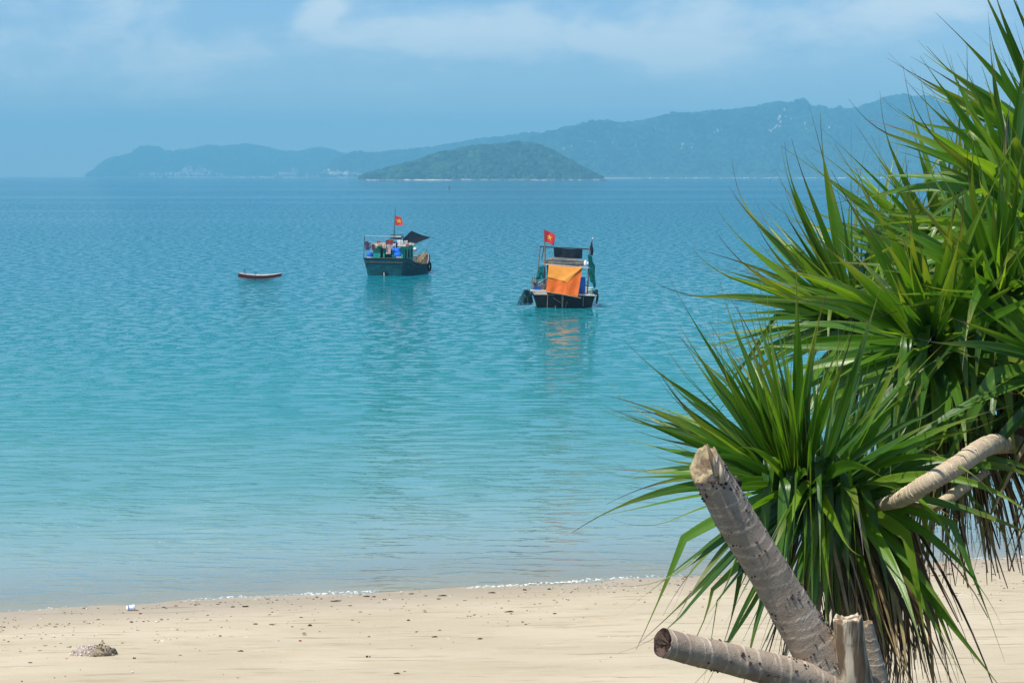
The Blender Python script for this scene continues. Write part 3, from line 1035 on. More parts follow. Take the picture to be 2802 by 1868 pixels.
def warts(frames, n, root_parent, seed, lo=0.0, hi=1.0, size=0.0042, clump=True):
    """small dark root nodules on a stem, one part of it"""
    P, d, Rr, seg = frames
    r = random.Random(seed)
    b = MB()
    L = len(P) - 1
    for _ in range(n):
        i = int((lo + (hi - lo) * r.random() ** 2.0) * L)
        dd = Vector(d[i]); a = dd.orthogonal().normalized(); c = dd.cross(a)
        for q in range(r.choice((1, 1, 2, 3)) if clump else 1):
            t = r.uniform(0, 2 * math.pi) if q == 0 else t + r.uniform(-.22, .22)
            nrm = a * math.cos(t) + c * math.sin(t)
            p = Vector(P[i]) + nrm * Rr[i] * 1.0 + dd * r.uniform(-.012, .012)
            s = size * r.uniform(.5, 1.25)
            side = nrm.cross(dd)
            tip = p + nrm * s * 1.1
            ring = [p + (dd * math.cos(k * 1.2566) + side * math.sin(k * 1.2566)) * s - nrm * s * .4 for k in range(5)]
            ring2 = [p + (dd * math.cos(k * 1.2566) + side * math.sin(k * 1.2566)) * s * .7 + nrm * s * .6 for k in range(5)]
            b.add(ring + ring2 + [tip], [(k, (k + 1) % 5, 5 + (k + 1) % 5, 5 + k) for k in range(5)] + [(5 + k, 5 + (k + 1) % 5, 10) for k in range(5)])
    o = b.build('nodule', M_wart, root_parent)
    return tag(o, kind='stuff')


def leaf_path(p0, d0, L, droop, rnd, nseg=14, kink=None, curl=0.0, tipc=0.0):
    """centre line of a strap leaf bending under its weight"""
    pts = [Vector(p0)]
    d = Vector(d0).normalized()
    h = L / nseg
    swerve = Vector((rnd.uniform(-1, 1), rnd.uniform(-1, 1), rnd.uniform(-.5, 1)))
    for i in range(nseg):
        t = (i + .5) / nseg
        horiz = math.sqrt(max(0.0, 1 - d.z * d.z))
        g = droop * (0.25 + 1.1 * t) * (0.25 + horiz)
        d = d + Vector((0, 0, -1)) * g * h / 0.9 * 1.6
        d = d + swerve * curl * t * h * 2.0
        if t > 0.72 and tipc:
            d = d + Vector((0, 0, 1)) * tipc * h * 6.0
        if kink and abs(t - kink[0]) < .5 / nseg:
            d = d * math.cos(kink[1]) + Vector((0, 0, -1)) * math.sin(kink[1])
        d.normalize()
        pts.append(pts[-1] + d * h)
    return pts


def width_at(v):
    if v < 0.06:
        return 0.92
    if v < 0.3:
        return 0.92 + 0.08 * math.sin((v - 0.06) / 0.24 * math.pi / 2)
    if v < 0.76:
        return 1.0 - 0.86 * ((v - 0.3) / 0.46) ** 1.2
    return max(0.025, 0.14 - 0.115 * ((v - 0.76) / 0.24) ** 0.6)


def strap_geometry(pts, W, up, fold=0.30, twist=0.0, flat=0.0):
    n = len(pts) - 1
    prof = [(-1.0, 0.10), (-0.52, 0.34), (0.0, 0.0), (0.52, 0.34), (1.0, 0.10)]
    vs, fs, lv, lu = [], [], [], []
    d0 = (pts[1] - pts[0]).normalized()
    side = d0.cross(up)
    if side.length < 1e-3:
        side = d0.orthogonal()
    side.normalize()
    for i, p in enumerate(pts):
        d = (pts[min(i + 1, n)] - pts[max(i - 1, 0)]).normalized()
        side = (side - d * side.dot(d)).normalized()
        v = i / n
        s2 = side
        if twist:
            s2 = (Matrix.Rotation(twist * v, 3, d) @ side)
        nrm = s2.cross(d).normalized()
        w = W * .5 * width_at(v)
        f = fold * (1 - 0.5 * v)
        for k, (a, h) in enumerate(prof):
            vs.append(p + s2 * (a * w * (1 - 0.35 * f)) + nrm * (h * w * f * 2.4 + (abs(a) ** 2) * w * f * 0.9))
            lv.append(v); lu.append((a + 1) / 2)
    for i in range(n):
        for k in range(4):
            fs.append((i * 5 + k, i * 5 + k + 1, i * 5 + 6 + k, i * 5 + 5 + k))
    return vs, fs, lv, lu


def make_leaf(parent, p0, d0, L, W, up, droop, rnd, kink=None, curl=0.0, tipc=0.0, twist=0.0):
    pts = leaf_path(p0, d0, L, droop, rnd, kink=kink, curl=curl, tipc=tipc)
    vs, fs, lv, lu = strap_geometry(pts, W, up, fold=rnd.uniform(.22, .42), twist=twist)
    o = link_mesh('leaf', [v - Vector(p0) for v in vs], fs, M_leaf, parent, True, None, {'lv': lv, 'lu': lu}, loc=p0)
    return o


BROWN = [(0.20, 0.120, 0.055), (0.12, 0.072, 0.036), (0.30, 0.195, 0.090), (0.08, 0.05, 0.028), (0.38, 0.27, 0.14)]
TAN = [(0.44, 0.32, 0.18), (0.52, 0.40, 0.25), (0.38, 0.24, 0.11), (0.34, 0.26, 0.12)]


def dead_strip(b, p, d, L, W, rnd, c, nseg=6, curl=.25):
    pts = leaf_path(p, d, L, 1.25, rnd, nseg=nseg, curl=curl)
    side = Vector((rnd.uniform(-1, 1), rnd.uniform(-1, 1), 0.1)).normalized()
    vs, fs = [], []
    n = len(pts) - 1
    for i, q in enumerate(pts):
        w = W * .5 * (1 - .75 * (i / n) ** 1.5)
        dd = (pts[min(i + 1, n)] - pts[max(i - 1, 0)]).normalized()
        s = (side - dd * side.dot(dd)).normalized()
        nr = s.cross(dd)
        vs += [q - s * w, q + nr * w * .45, q + s * w]
        side = Matrix.Rotation(rnd.uniform(-.25, .25), 3, dd) @ side
    for i in range(n):
        fs += [(i * 3, i * 3 + 1, i * 3 + 4, i * 3 + 3), (i * 3 + 1, i * 3 + 2, i * 3 + 5, i * 3 + 4)]
    b.add(vs, fs, 0, c)


def leaf_head(tree, apex, base, nleaf, L, W, seed, droop=0.55, th0=6, th1=128, dead=0, skirt=0, skirt_len=0.5, skirt_to=.3, up_bias=0.0,
              keep=None, core_r=0.035, grow=0.0, pw=0.85, hang=0):
    """a tuft of strap leaves set spirally along the end of a stem"""
    rnd = random.Random(seed)
    apex, base = Vector(apex), Vector(base)
    ax = (apex - base).normalized()
    b = MB()
    mid = base.lerp(apex, .5)
    b.tube([base - base, mid - base, apex - base, apex + ax * .05 - base], [core_r, core_r * 1.05, core_r * .8, 0.006], 12)
    hd = b.build('leaf_head', M_core, tree, True, loc=base)
    e1 = ax.orthogonal().normalized(); e2 = ax.cross(e1)
    az = rnd.uniform(0, 6.28)
    for i in range(nleaf):
        t = (i + .5) / nleaf
        az += math.radians(137.5) + rnd.uniform(-.5, .5)
        th = math.radians(th0 + (th1 - th0) * t ** pw + rnd.uniform(-15, 15))
        rad = e1 * math.cos(az) + e2 * math.sin(az)
        a2 = (ax + Vector((0, 0, up_bias)) * (1 - t)).normalized()
        d = a2 * math.cos(th) + rad * math.sin(th)
        p = apex.lerp(base, t ** 1.2 * .9) + rad * core_r * .6
        if keep and not keep(d, rad, t, p):
            continue
        l = L * rnd.uniform(.78, 1.12) * (0.74 + 0.26 * min(1, t * 5)) * (1 + grow * t)
        dr = droop * (0.18 + 1.0 * t) * rnd.uniform(.65, 1.4)
        kink = None
        if rnd.random() < 0.19 and t > .22:
            kink = (rnd.uniform(.35, .7), rnd.uniform(.7, 1.4))
        up = ax if abs(d.dot(ax)) < .97 else rad * -1
        make_leaf(hd, p - base, d, l, W * rnd.uniform(.68, 1.18), up, dr, rnd, kink, curl=rnd.uniform(.15, .95), tipc=rnd.choice((0, .1, .35, .7)) * (1 - .5 * t),
                  twist=rnd.uniform(-1.3, 1.3))
    for i in range(hang):
        a = rnd.uniform(-1, 1)
        p = apex.lerp(base, rnd.uniform(.05, .75)) + Vector((a * .03, -core_r * .8, rnd.uniform(-.02, .03)))
        d = Vector((a * .85 + rnd.uniform(-.2, .2), -rnd.uniform(.45, .9), rnd.uniform(.15, .75)))
        k = (rnd.uniform(.14, .34), rnd.uniform(1.0, 1.5)) if rnd.random() < .6 else None
        make_leaf(hd, p - base, d, L * rnd.uniform(.62, .95), W * rnd.uniform(.85, 1.2), Vector((0, -.3, 1)), rnd.uniform(1.2, 2.3), rnd, k, curl=rnd.uniform(.1, .5), twist=rnd.uniform(-.5, .5))
    for i in range(dead):
        a = rnd.uniform(0, 6.28)
        rad = e1 * math.cos(a) + e2 * math.sin(a)
        bb = MB()
        d = rad * .8 + Vector((0, 0, -.7)) - ax * .15
        p = base.lerp(apex, rnd.uniform(-.05, .3)) + rad * core_r * .8
        dead_strip(bb, Vector((0, 0, 0)), d, skirt_len * rnd.uniform(.7, 1.25), W * rnd.uniform(.35, .8), rnd, rnd.choice(TAN), 7, .5)
        bb.build('dead_leaf', M_deadleaf, hd, True, loc=p - base, use_col=True)
    if skirt:
        bb = MB()
        for i in range(skirt):
            a = rnd.uniform(0, 6.28)
            rad = e1 * math.cos(a) + e2 * math.sin(a)
            d = rad * rnd.uniform(.1, .7) + Vector((0, -rnd.uniform(-.1, .35), -1)) - ax * rnd.uniform(-.1, .35)
            p = base.lerp(apex, rnd.uniform(-.30, skirt_to)) + rad * core_r * rnd.uniform(.5, 1.2)
            c = rnd.choice(BROWN if rnd.random() < .85 else TAN)
            dead_strip(bb, p - base, d, skirt_len * rnd.uniform(.55, 1.3), W * rnd.uniform(.12, .5), rnd, c, 6, .45)
        tag(bb.build('dead_leaf_skirt', M_deadleaf, hd, True, use_col=True), kind='stuff')
    return hd


# ---- the pruned pandanus in front: bare cut stems
def tree_root(px, py, Y):
    p = at(px, py, Y)
    return Vector((p.x, p.y, float(ground_z(p.x, p.y)) - 0.05))


Yc = 5.5
fork = at(2300, 1905, Yc)
g = Vector((fork.x + .12, fork.y + .02, 0)); g.z = float(ground_z(g.x, g.y)) - .08
cut_tree = empty('pruned_pandanus', (g.x, g.y, g.z))
tag(cut_tree, 'pruned bare pandanus with sawn-off pale ringed stems and no leaves', 'tree')


def cloc(px, py, Y):
    return at(px, py, Y) - g


limb('trunk', [Vector((0, 0, 0)), cloc(2350, 2150, Yc) , cloc(2320, 1990, Yc), cloc(2290, 1880, Yc)], [.105, .095, .086, .074], cut_tree, M_bark, 0.03, 3)
o, fr = limb('cut_branch', [cloc(2335, 1925, Yc), cloc(2255, 1810, Yc - .02), cloc(2150, 1640, Yc - .05), cloc(2040, 1465, Yc - .10), cloc(1965, 1335, Yc - .14), cloc(1925, 1268, Yc - .16)],
             [.070, .068, .060, .055, .052, .050], cut_tree, M_bark, 0.028, 11, end_cut=((-.75, -.6, .2), .75, .35), end_mat=M_cutwood, hollow=.22)
tag(o, 'tall leaning cut stem with broken mossy top')
warts(fr, 230, cut_tree, 5, 0.02, .92)
# splinters of torn bark round its broken top
r_ = random.Random(9)
for (qx, qy, hh, ww, dx) in ((1962, 1300, .085, .020, -.028), (1975, 1320, .06, .016, -.006)):
    b = MB()
    p = Vector((0, 0, 0))
    b.tube([p, p + Vector((dx * .5, -.004, hh * .55)), p + Vector((dx, 0, hh))], [ww * .55, ww * .38, ww * .12], 6)
    b.build('splinter', M_deadwood, cut_tree, True, loc=cloc(qx, qy, Yc - .2))
b = MB()
b.tube([Vector((0, 0, 0)), Vector((.03, .0, .008)), Vector((.052, .005, -.004))], [.024, .020, .013], 8)
b.build('branch_stub', M_rotwood, cut_tree, True, loc=cloc(1972, 1325, Yc - .12))

o, fr = limb('cut_branch', [cloc(2330, 1900, Yc - .02), cloc(2235, 1868, Yc - .06), cloc(2120, 1832, Yc - .12), cloc(1980, 1797, Yc - .18), cloc(1880, 1775, Yc - .23), cloc(1812, 1757, Yc - .26)],
             [.058, .053, .046, .042, .040, .039], cut_tree, M_bark, 0.03, 21, end_cut=((-.3, -.9, 0), .18, .10), end_mat=M_rotwood, hollow=.55, ridge=.0016)
tag(o, 'horizontal sawn stem with dark hollow end')
warts(fr, 120, cut_tree, 6, .0, .75)
o, fr = limb('dead_stump', [cloc(2352, 1930, Yc - .03), cloc(2335, 1830, Yc - .06), cloc(2325, 1760, Yc - .07), cloc(2322, 1690, Yc - .08)], [.052, .044, .041, .041], cut_tree, M_deadwood, .5, 31,
             end_cut=((.3, -.8, 0), -.15, .40), end_mat=M_deadwood, hollow=.15, lump=.24, ridge=.0, nside=40)
tag(o, 'weathered cream and brown dead stump beside the leaning stem')
o, fr = limb('stem', [cloc(2420, 1990, Yc + .08), cloc(2398, 1880, Yc + .06), cloc(2378, 1790, Yc + .05), cloc(2358, 1705, Yc + .04)], [.044, .039, .035, .030], cut_tree, M_bark, .02, 41,
             end_cut=((.3, .5, 0), .3, .4), end_mat=M_cutwood, hollow=.2, ridge=.0012)

# ---- the leafy pandanus
Yp = 7.1
gp = at(2930, 1900, Yp); gp.z = float(ground_z(gp.x, gp.y)) - .08
leafy = empty('pandanus_tree', tuple(gp))
tag(leafy, 'leafy pandanus reaching in from the right over the pale cut stems', 'tree')


def L_(px, py, Y):
    return at(px, py, Y) - gp


limb('trunk', [Vector((.05, 0, 0)), L_(2950, 1750, Yp), L_(2905, 1500, Yp), L_(2860, 1290, Yp), L_(2800, 1215, Yp)], [.10, .088, .075, .065, .05], leafy, M_bark2, .02, 51)
o, fr = limb('branch', [L_(2870, 1270, Yp), L_(2790, 1222, Yp - .05), L_(2745, 1213, Yp - .50), L_(2690, 1225, Yp - .85), L_(2610, 1278, Yp - .98), L_(2530, 1325, Yp - .98), L_(2470, 1362, Yp - .86), L_(2395, 1385, Yp - .60)],
             [.055, .036, .031, .031, .030, .028, .026, .018], leafy, M_bark2, .0125, 61, slant=.12, ridge=.0022, lump=.09)
warts(fr, 26, leafy, 8, .1, .9, .003)
o, fr = limb('branch', [L_(2700, 1290, Yp - .55), L_(2640, 1330, Yp - .65), L_(2580, 1372, Yp - .68), L_(2530, 1400, Yp - .62)], [.012, .019, .019, .012], leafy, M_bark2, .0125, 62, slant=.12, ridge=.002)

# heads: lower left and middle
def keep_low(d, rad, t, p):
    if d.x > .22 and d.z < .38 and d.y < .35:
        return math.sin(p.x * 511 + d.x * 877) > .6
    if d.x > .02 and d.z < .22 and t > .28:
        return (math.sin(p.x * 917 + d.x * 531) > .72)
    return True


def keep_mid(d, rad, t, p):
    return not (d.x > .1 and d.y < .1 and d.z < .0 and t > .5 and math.sin(d.x * 731 + d.z * 417) > -.3)


leaf_head(leafy, L_(2140, 1305, Yp - .66), L_(2400, 1392, Yp - .52), 270, .76, .044, 101, droop=.95, th1=128, dead=22, skirt=420, skirt_len=.56, skirt_to=.75, up_bias=.9, keep=keep_low,
          grow=.02, pw=.75, hang=18)

# ---- the pandanus whose tuft faces the camera
Yb = 7.1
gb = at(2990, 1900, Yb); gb.z = float(ground_z(gb.x, gb.y)) - .08
facing = empty('pandanus_tree', tuple(gb))
tag(facing, 'pandanus with its star of leaves facing the camera above the crooked pale branch', 'tree')


def B_(px, py, Y):
    return at(px, py, Y) - gb


limb('trunk', [Vector((0, 0, 0)), B_(2980, 1600, Yb + .1), B_(2900, 1320, Yb + .1), B_(2810, 1180, Yb + .1)], [.10, .085, .07, .05], facing, M_bark2, .02, 91)
limb('branch', [B_(2810, 1180, Yb + .1), B_(2755, 1105, Yb + .1), B_(2690, 1040, Yb + .08), B_(2610, 985, Yb + .03)], [.055, .043, .04, .038], facing, M_bark2, .0125, 63, slant=.12, lump=.09)
leaf_head(facing, B_(2540, 925, Yb - .40), B_(2605, 1020, Yb + .0), 165, .68, .048, 102, droop=.98, th1=126, dead=14, skirt=300, skirt_len=.60, up_bias=.45, keep=keep_mid, grow=.12, hang=24)

limb('branch', [B_(2880, 1260, Yb + .1), B_(2860, 1080, Yb), B_(2835, 960, Yb - .15), B_(2795, 885, Yb - .2)], [.05, .042, .04, .036], facing, M_bark2, .0125, 65, slant=.12)
leaf_head(facing, B_(2735, 790, Yb - .42), B_(2795, 880, Yb - .22), 95, .66, .044, 105, droop=.95, th1=122, dead=8, skirt=120, skirt_len=.5, up_bias=.3, grow=.1, hang=10)

# ---- a third pandanus half hidden behind
Yr = 7.9
gr_ = at(3000, 1900, Yr); gr_.z = float(ground_z(gr_.x, gr_.y)) - .08
back = empty('pandanus_tree', tuple(gr_))
tag(back, 'pandanus mostly hidden behind the nearer tufts, its leaves pointing left over the water', 'tree')


def K_(px, py, Y):
    return at(px, py, Y) - gr_


limb('trunk', [Vector((0, 0, 0)), K_(2960, 1500, Yr), K_(2840, 1180, Yr), K_(2760, 1050, Yr)], [.10, .085, .07, .055], back, M_bark2, .02, 81)
limb('branch', [K_(2760, 1050, Yr), K_(2640, 980, Yr), K_(2520, 925, Yr), K_(2390, 885, Yr)], [.06, .045, .042, .038], back, M_bark2, .0125, 82, slant=.12)
limb('branch', [K_(2760, 1050, Yr), K_(2740, 940, Yr + .1), K_(2710, 860, Yr + .1), K_(2685, 800, Yr + .1)], [.06, .045, .042, .04], back, M_bark2, .0125, 83, slant=.12)
leaf_head(back, K_(2315, 855, Yr - .1), K_(2425, 900, Yr), 140, .77, .042, 103, droop=.50, th1=118, dead=6, skirt=150, skirt_len=.55, up_bias=.5)
leaf_head(back, K_(2620, 745, Yr - .05), K_(2680, 810, Yr + .05), 150, .80, .042, 202, droop=.55, th1=115, dead=6, skirt=130, skirt_len=.55, up_bias=.6)

# ---- the taller pandanus on the right edge
Yq = 7.3
gq = at(3080, 1900, Yq + .3); gq.z = float(ground_z(gq.x, gq.y)) - .08
tall = empty('pandanus_tree', tuple(gq))
tag(tall, 'taller pandanus at the right edge with tufts reaching up against the sky', 'tree')


def T_(px, py, Y):
    return at(px, py, Y) - gq


limb('trunk', [Vector((0, 0, 0)), T_(3090, 1500, Yq + .3), T_(3050, 1100, Yq + .25), T_(3010, 820, Yq + .2)], [.105, .09, .075, .06], tall, M_bark2, .02, 71)
limb('branch', [T_(3010, 820, Yq + .2), T_(2990, 760, Yq + .1), T_(2960, 720, Yq - .05), T_(2915, 680, Yq - .1)], [.07, .05, .045, .042], tall, M_bark2, .0125, 72, slant=.12)
limb('branch', [T_(3060, 1250, Yq + .25), T_(3020, 1180, Yq - .3), T_(2975, 1110, Yq - .6), T_(2930, 1080, Yq - .7)], [.06, .045, .042, .04], tall, M_bark2, .0125, 74, slant=.12)
limb('branch', [T_(3010, 820, Yq + .2), T_(3010, 640, Yq + .4), T_(2990, 540, Yq + .42), T_(2940, 465, Yq + .4)], [.06, .045, .042, .04], tall, M_bark2, .0125, 75, slant=.12)
leaf_head(tall, T_(2870, 400, Yq + .25), T_(2945, 470, Yq + .4), 88, .80, .045, 204, droop=.50, th1=116, dead=5, skirt=50, skirt_len=.4, up_bias=.45)
limb('branch', [T_(2990, 720, Yq + .1), T_(2920, 640, Yq + .05), T_(2870, 600, Yq), T_(2815, 560, Yq)], [.05, .04, .038, .034], tall, M_bark2, .0125, 76, slant=.12)
leaf_head(tall, T_(2755, 500, Yq - .05), T_(2815, 560, Yq), 66, .66, .045, 206, droop=.75, th1=122, dead=4, skirt=40, skirt_len=.4, up_bias=.25)
leaf_head(tall, T_(2845, 620, Yq - .35), T_(2920, 680, Yq - .12), 92, .74, .046, 201, droop=.66, th1=124, dead=8, skirt=110, skirt_len=.5, up_bias=.30)
leaf_head(tall, T_(2900, 980, Yq - .9), T_(2945, 1060, Yq - .72), 52, .68, .045, 203, droop=.95, th1=122, dead=6, skirt=90, skirt_len=.5, up_bias=.4)

# ------------------------------------------------------------------ boats
M_hull_teal = simple('teal_hull_paint', (0.003, 0.070, 0.082), 0.65, 0.35, 2.5, 0.15, (0.010, 0.022, 0.024))
M_band_teal = simple('pale_teal_band_paint', (0.014, 0.080, 0.092), 0.65, 0.3, 2.5, 0.15, (0.012, 0.03, 0.034))
M_hull_black = simple('black_hull_tar', (0.004, 0.0045, 0.005), 0.6, 0.5, 3.0, 0.3, (0.014, 0.012, 0.010))
M_black = simple('black_paint', (0.008, 0.010, 0.012), 0.55, 0.4, 5.0, 0.3)
M_green = simple('sea_green_cabin_paint', (0.012, 0.36, 0.25), 0.5, 0.25, 3.0, 0.4, (0.02, 0.14, 0.11))
M_greenlight = simple('pale_green_trim_paint', (0.10, 0.42, 0.33), 0.5, 0.2, 3.0, 0.4)
M_dark_in = simple('dark_cabin_shade', (0.012, 0.02, 0.02), 0.8, 0.3, 3.0, 0.2)  # near black, paints the shade inside the doorway, windows and cabin
M_plank = simple('grey_deck_planks', (0.34, 0.30, 0.25), 0.8, 0.35, 4.0, 0.2, (0.15, 0.12, 0.09))
M_palewood = simple('pale_painted_wood', (0.62, 0.58, 0.50), 0.7, 0.2, 6.0, 0.3, (0.32, 0.25, 0.18))
M_tan = simple('tan_boards', (0.42, 0.32, 0.21), 0.8, 0.3, 5.0, 0.2, (0.2, 0.14, 0.09))
M_blackcloth = simple('black_tarpaulin_cloth', (0.014, 0.017, 0.024), 0.8, 0.4, 4.0, 0.25)
M_pole = simple('dark_pole', (0.05, 0.05, 0.05), 0.6, 0.4, 8.0, 0.3)
M_greypole = simple('weathered_grey_pole', (0.22, 0.19, 0.16), 0.8, 0.3, 10.0, 0.2)
M_white = simple('white_plastic', (0.78, 0.79, 0.78), 0.45, 0.08, 8.0, 0.4)
M_blue = simple('blue_plastic', (0.01, 0.12, 0.50), 0.4, 0.25, 6.0, 0.45)
M_bluebag = simple('bright_blue_sheeting', (0.015, 0.17, 0.78), 0.35, 0.45, 14.0, 0.5)
M_rubber = simple('tyre_rubber', (0.008, 0.008, 0.009), 0.8, 0.2, 8.0, 0.2)
M_rope = simple('pale_rope', (0.45, 0.42, 0.36), 0.9, 0.2, 20.0, 0.1)
M_flagred = simple('red_flag_cloth', (0.86, 0.055, 0.06), 0.8, 0.12, 6.0, 0.2, None, 0.35)
M_star = simple('yellow_star_cloth', (0.88, 0.62, 0.04), 0.8, 0.08, 6.0, 0.2, None, 0.35)
M_orange = simple('orange_sheet_cloth', (0.90, 0.17, 0.010), 0.65, 0.12, 3.0, 0.3, None, 0.35)
M_orange2 = simple('lighter_orange_cloth', (0.95, 0.40, 0.05), 0.65, 0.10, 3.0, 0.3, None, 0.35)  # lighter orange than the main sheet, for its upper flap
M_net = simple('green_fishing_net', (0.01, 0.19, 0.17), 0.85, 0.5, 12.0, 0.1, (0.01, 0.08, 0.08), 0.3)
M_netdark = simple('dark_fishing_net', (0.018, 0.04, 0.042), 0.9, 0.5, 12.0, 0.1, None, 0.1)
M_greyroof = simple('weathered_roof_boards', (0.15, 0.135, 0.115), 0.85, 0.35, 4.0, 0.2, (0.25, 0.22, 0.18))
M_maroon = simple('maroon_boat_paint', (0.27, 0.018, 0.034), 0.5, 0.3, 7.0, 0.4, (0.10, 0.02, 0.04))
M_inwhite = simple('whitish_inner_paint', (0.44, 0.41, 0.37), 0.6, 0.15, 6.0, 0.3, (0.40, 0.36, 0.30))
M_basinwhite = simple('pale_green_plastic', (0.50, 0.66, 0.60), 0.5, 0.15, 8.0, 0.4)
M_mat = simple('straw_mat', (0.26, 0.19, 0.10), 0.9, 0.35, 9.0, 0.1, (0.18, 0.13, 0.07))


def interp(tab, y):
    ys = [t[0] for t in tab]
    return [float(np.interp(y, ys, [t[k] for t in tab])) for k in range(1, len(tab[0]))]


def hull_parts(root, tab, mats, rows=(0, .25, .55, .8, 1.0), n=22, thick=.07, deck=None, band=None, name='hull', inner=None, rake=0.0):
    """tab: (y, half beam at the gunwale, half beam at the waterline, gunwale height); shell, inside and transom"""
    y0, y1 = tab[0][0], tab[-1][0]
    b = MB(); bb = MB(); ib = MB()
    ys = [y0 + (y1 - y0) * i / n for i in range(n + 1)]
    KE = -0.35

    def sec(y, side, f, off=0.0):
        bt, bw, zg = interp(tab, y)
        if f < 0:
            return Vector((side * max(0, bw * .8 - off), y - rake * KE * (y - y0 < .01), KE))
        x = bw + (bt - bw) * f ** 1.25
        return Vector((side * max(0.004, x - off), y - (rake * f * zg if y - y0 < .01 else 0), zg * f))
    fr = [-1] + list(rows)
    for side in (-1, 1):
        for i in range(n):
            for j in range(len(fr) - 1):
                q = [sec(ys[i], side, fr[j]), sec(ys[i + 1], side, fr[j]), sec(ys[i + 1], side, fr[j + 1]), sec(ys[i], side, fr[j + 1])]
                if side < 0:
                    q.reverse()
                (bb if band is not None and fr[j] >= band - 1e-6 else b).add(q, [(0, 1, 2, 3)])
            q = [sec(ys[i], side, 1), sec(ys[i + 1], side, 1), sec(ys[i + 1], side, 1, thick), sec(ys[i], side, 1, thick)]
            if side < 0:
                q.reverse()
            ib.add(q, [(0, 1, 2, 3)])
            q = [sec(ys[i], side, 1, thick), sec(ys[i + 1], side, 1, thick), sec(ys[i + 1], side, .3, thick), sec(ys[i], side, .3, thick)]
            if side < 0:
                q.reverse()
            ib.add(q, [(0, 1, 2, 3)])
    for j in range(len(fr) - 1):
        q = [sec(y0, -1, fr[j]), sec(y0, 1, fr[j]), sec(y0, 1, fr[j + 1]), sec(y0, -1, fr[j + 1])]
        (bb if band is not None and fr[j] >= band - 1e-6 else b).add(q, [(0, 1, 2, 3)])
    zt = interp(tab, y0)[2]
    q = [sec(y0, -1, 1), sec(y0, 1, 1), sec(y0, 1, 1) + Vector((0, thick, 0)), sec(y0, -1, 1) + Vector((0, thick, 0))]
    ib.add(q, [(0, 1, 2, 3)])
    q = [sec(y0, 1, 1) + Vector((0, thick, 0)), sec(y0, -1, 1) + Vector((0, thick, 0)), sec(y0, -1, .3) + Vector((0, thick, 0)), sec(y0, 1, .3) + Vector((0, thick, 0))]
    ib.add(q, [(0, 1, 2, 3)])
    b.build(name, mats[0], root, False)
    if band is not None:
        bb.build('bulwark', mats[1], root, False)
    ib.build('inner_planking', inner or mats[-1], root, False)
    if deck is not None:
        db = MB()
        for i in range(n):
            a, c = ys[i], ys[i + 1]
            xa = max(.01, interp(tab, a)[0] - thick * .6); xc = max(.01, interp(tab, c)[0] - thick * .6)
            za = min(deck, interp(tab, a)[2] - .05); zc = min(deck, interp(tab, c)[2] - .05)
            db.add([(-xa, a + thick * .5, za), (xa, a + thick * .5, za), (xc, c, zc), (-xc, c, zc)], [(0, 1, 2, 3)])
        db.build('deck', M_plank, root)
    return sec, ys


class Boat:
    def __init__(self, name, px, py, rotz, label, cpx, cpy, cscale, rot=(0, 0)):
        p = on_z(px, py)
        self.D = p.y
        self.mpp = p.y / FPX / cscale * 1.0008
        self.cx, self.cy, self.psi = cpx, cpy, -rotz
        self.root = empty(name, (p.x, p.y, 0), (rot[0], rot[1], rotz))
        tag(self.root, label, 'boat', 'fishing boats on the bay' if name == 'fishing_boat' else None)

    def P(self, cx, cy, Y):
        s, c = math.sin(self.psi), math.cos(self.psi)
        X = ((cx - self.cx) * self.mpp - Y * s) / c
        z = (self.cy - cy) * self.mpp - CAM_Z / self.D * (Y * c - X * s)
        return Vector((X, Y, z))

    def world(self, p):
        M = Matrix.Translation(self.root.location) @ self.root.rotation_euler.to_matrix().to_4x4()
        return M @ Vector(p)

    def put(self, name, shape, mats, p, label, cat, group=None, smooth_=True, rot=None):
        """a loose thing standing on or hanging from the boat"""
        o = shape.build(name, mats, None, smooth_, loc=self.world(p), rotz=0)
        o.rotation_euler = self.root.rotation_euler
        return tag(o, label, cat, group)


def cloth_patch(c, waves=0.03, freq=3.0, sag=0.0, phase=0.0, nu=14, nv=10, nrm=(0, -1, 0), o=None, mi_fn=None):
    """c: four corners TL, TR, BR, BL of a hanging sheet"""
    TL, TR, BR, BL = [Vector(v) for v in c]
    o = Vector(o) if o is not None else Vector((0, 0, 0))
    nr = Vector(nrm)
    b = MB()

    def fn(u, v):
        p = TL.lerp(TR, u).lerp(BL.lerp(BR, u), v)
        p = p + nr * waves * (math.sin(u * freq * 6.28 + phase + v * 1.3) * (.3 + .7 * v) + .5 * math.sin(u * freq * 14 + v * 4 + phase * 2) * v)
        p.z -= sag * (4 * u * (1 - u)) * (1 - v * .6)
        return p - o
    b.grid(fn, nu, nv)
    if mi_fn:
        k = 0
        for j in range(nv):
            for i in range(nu):
                b.mi[k] = mi_fn((i + .5) / nu, (j + .5) / nv); k += 1
    return b


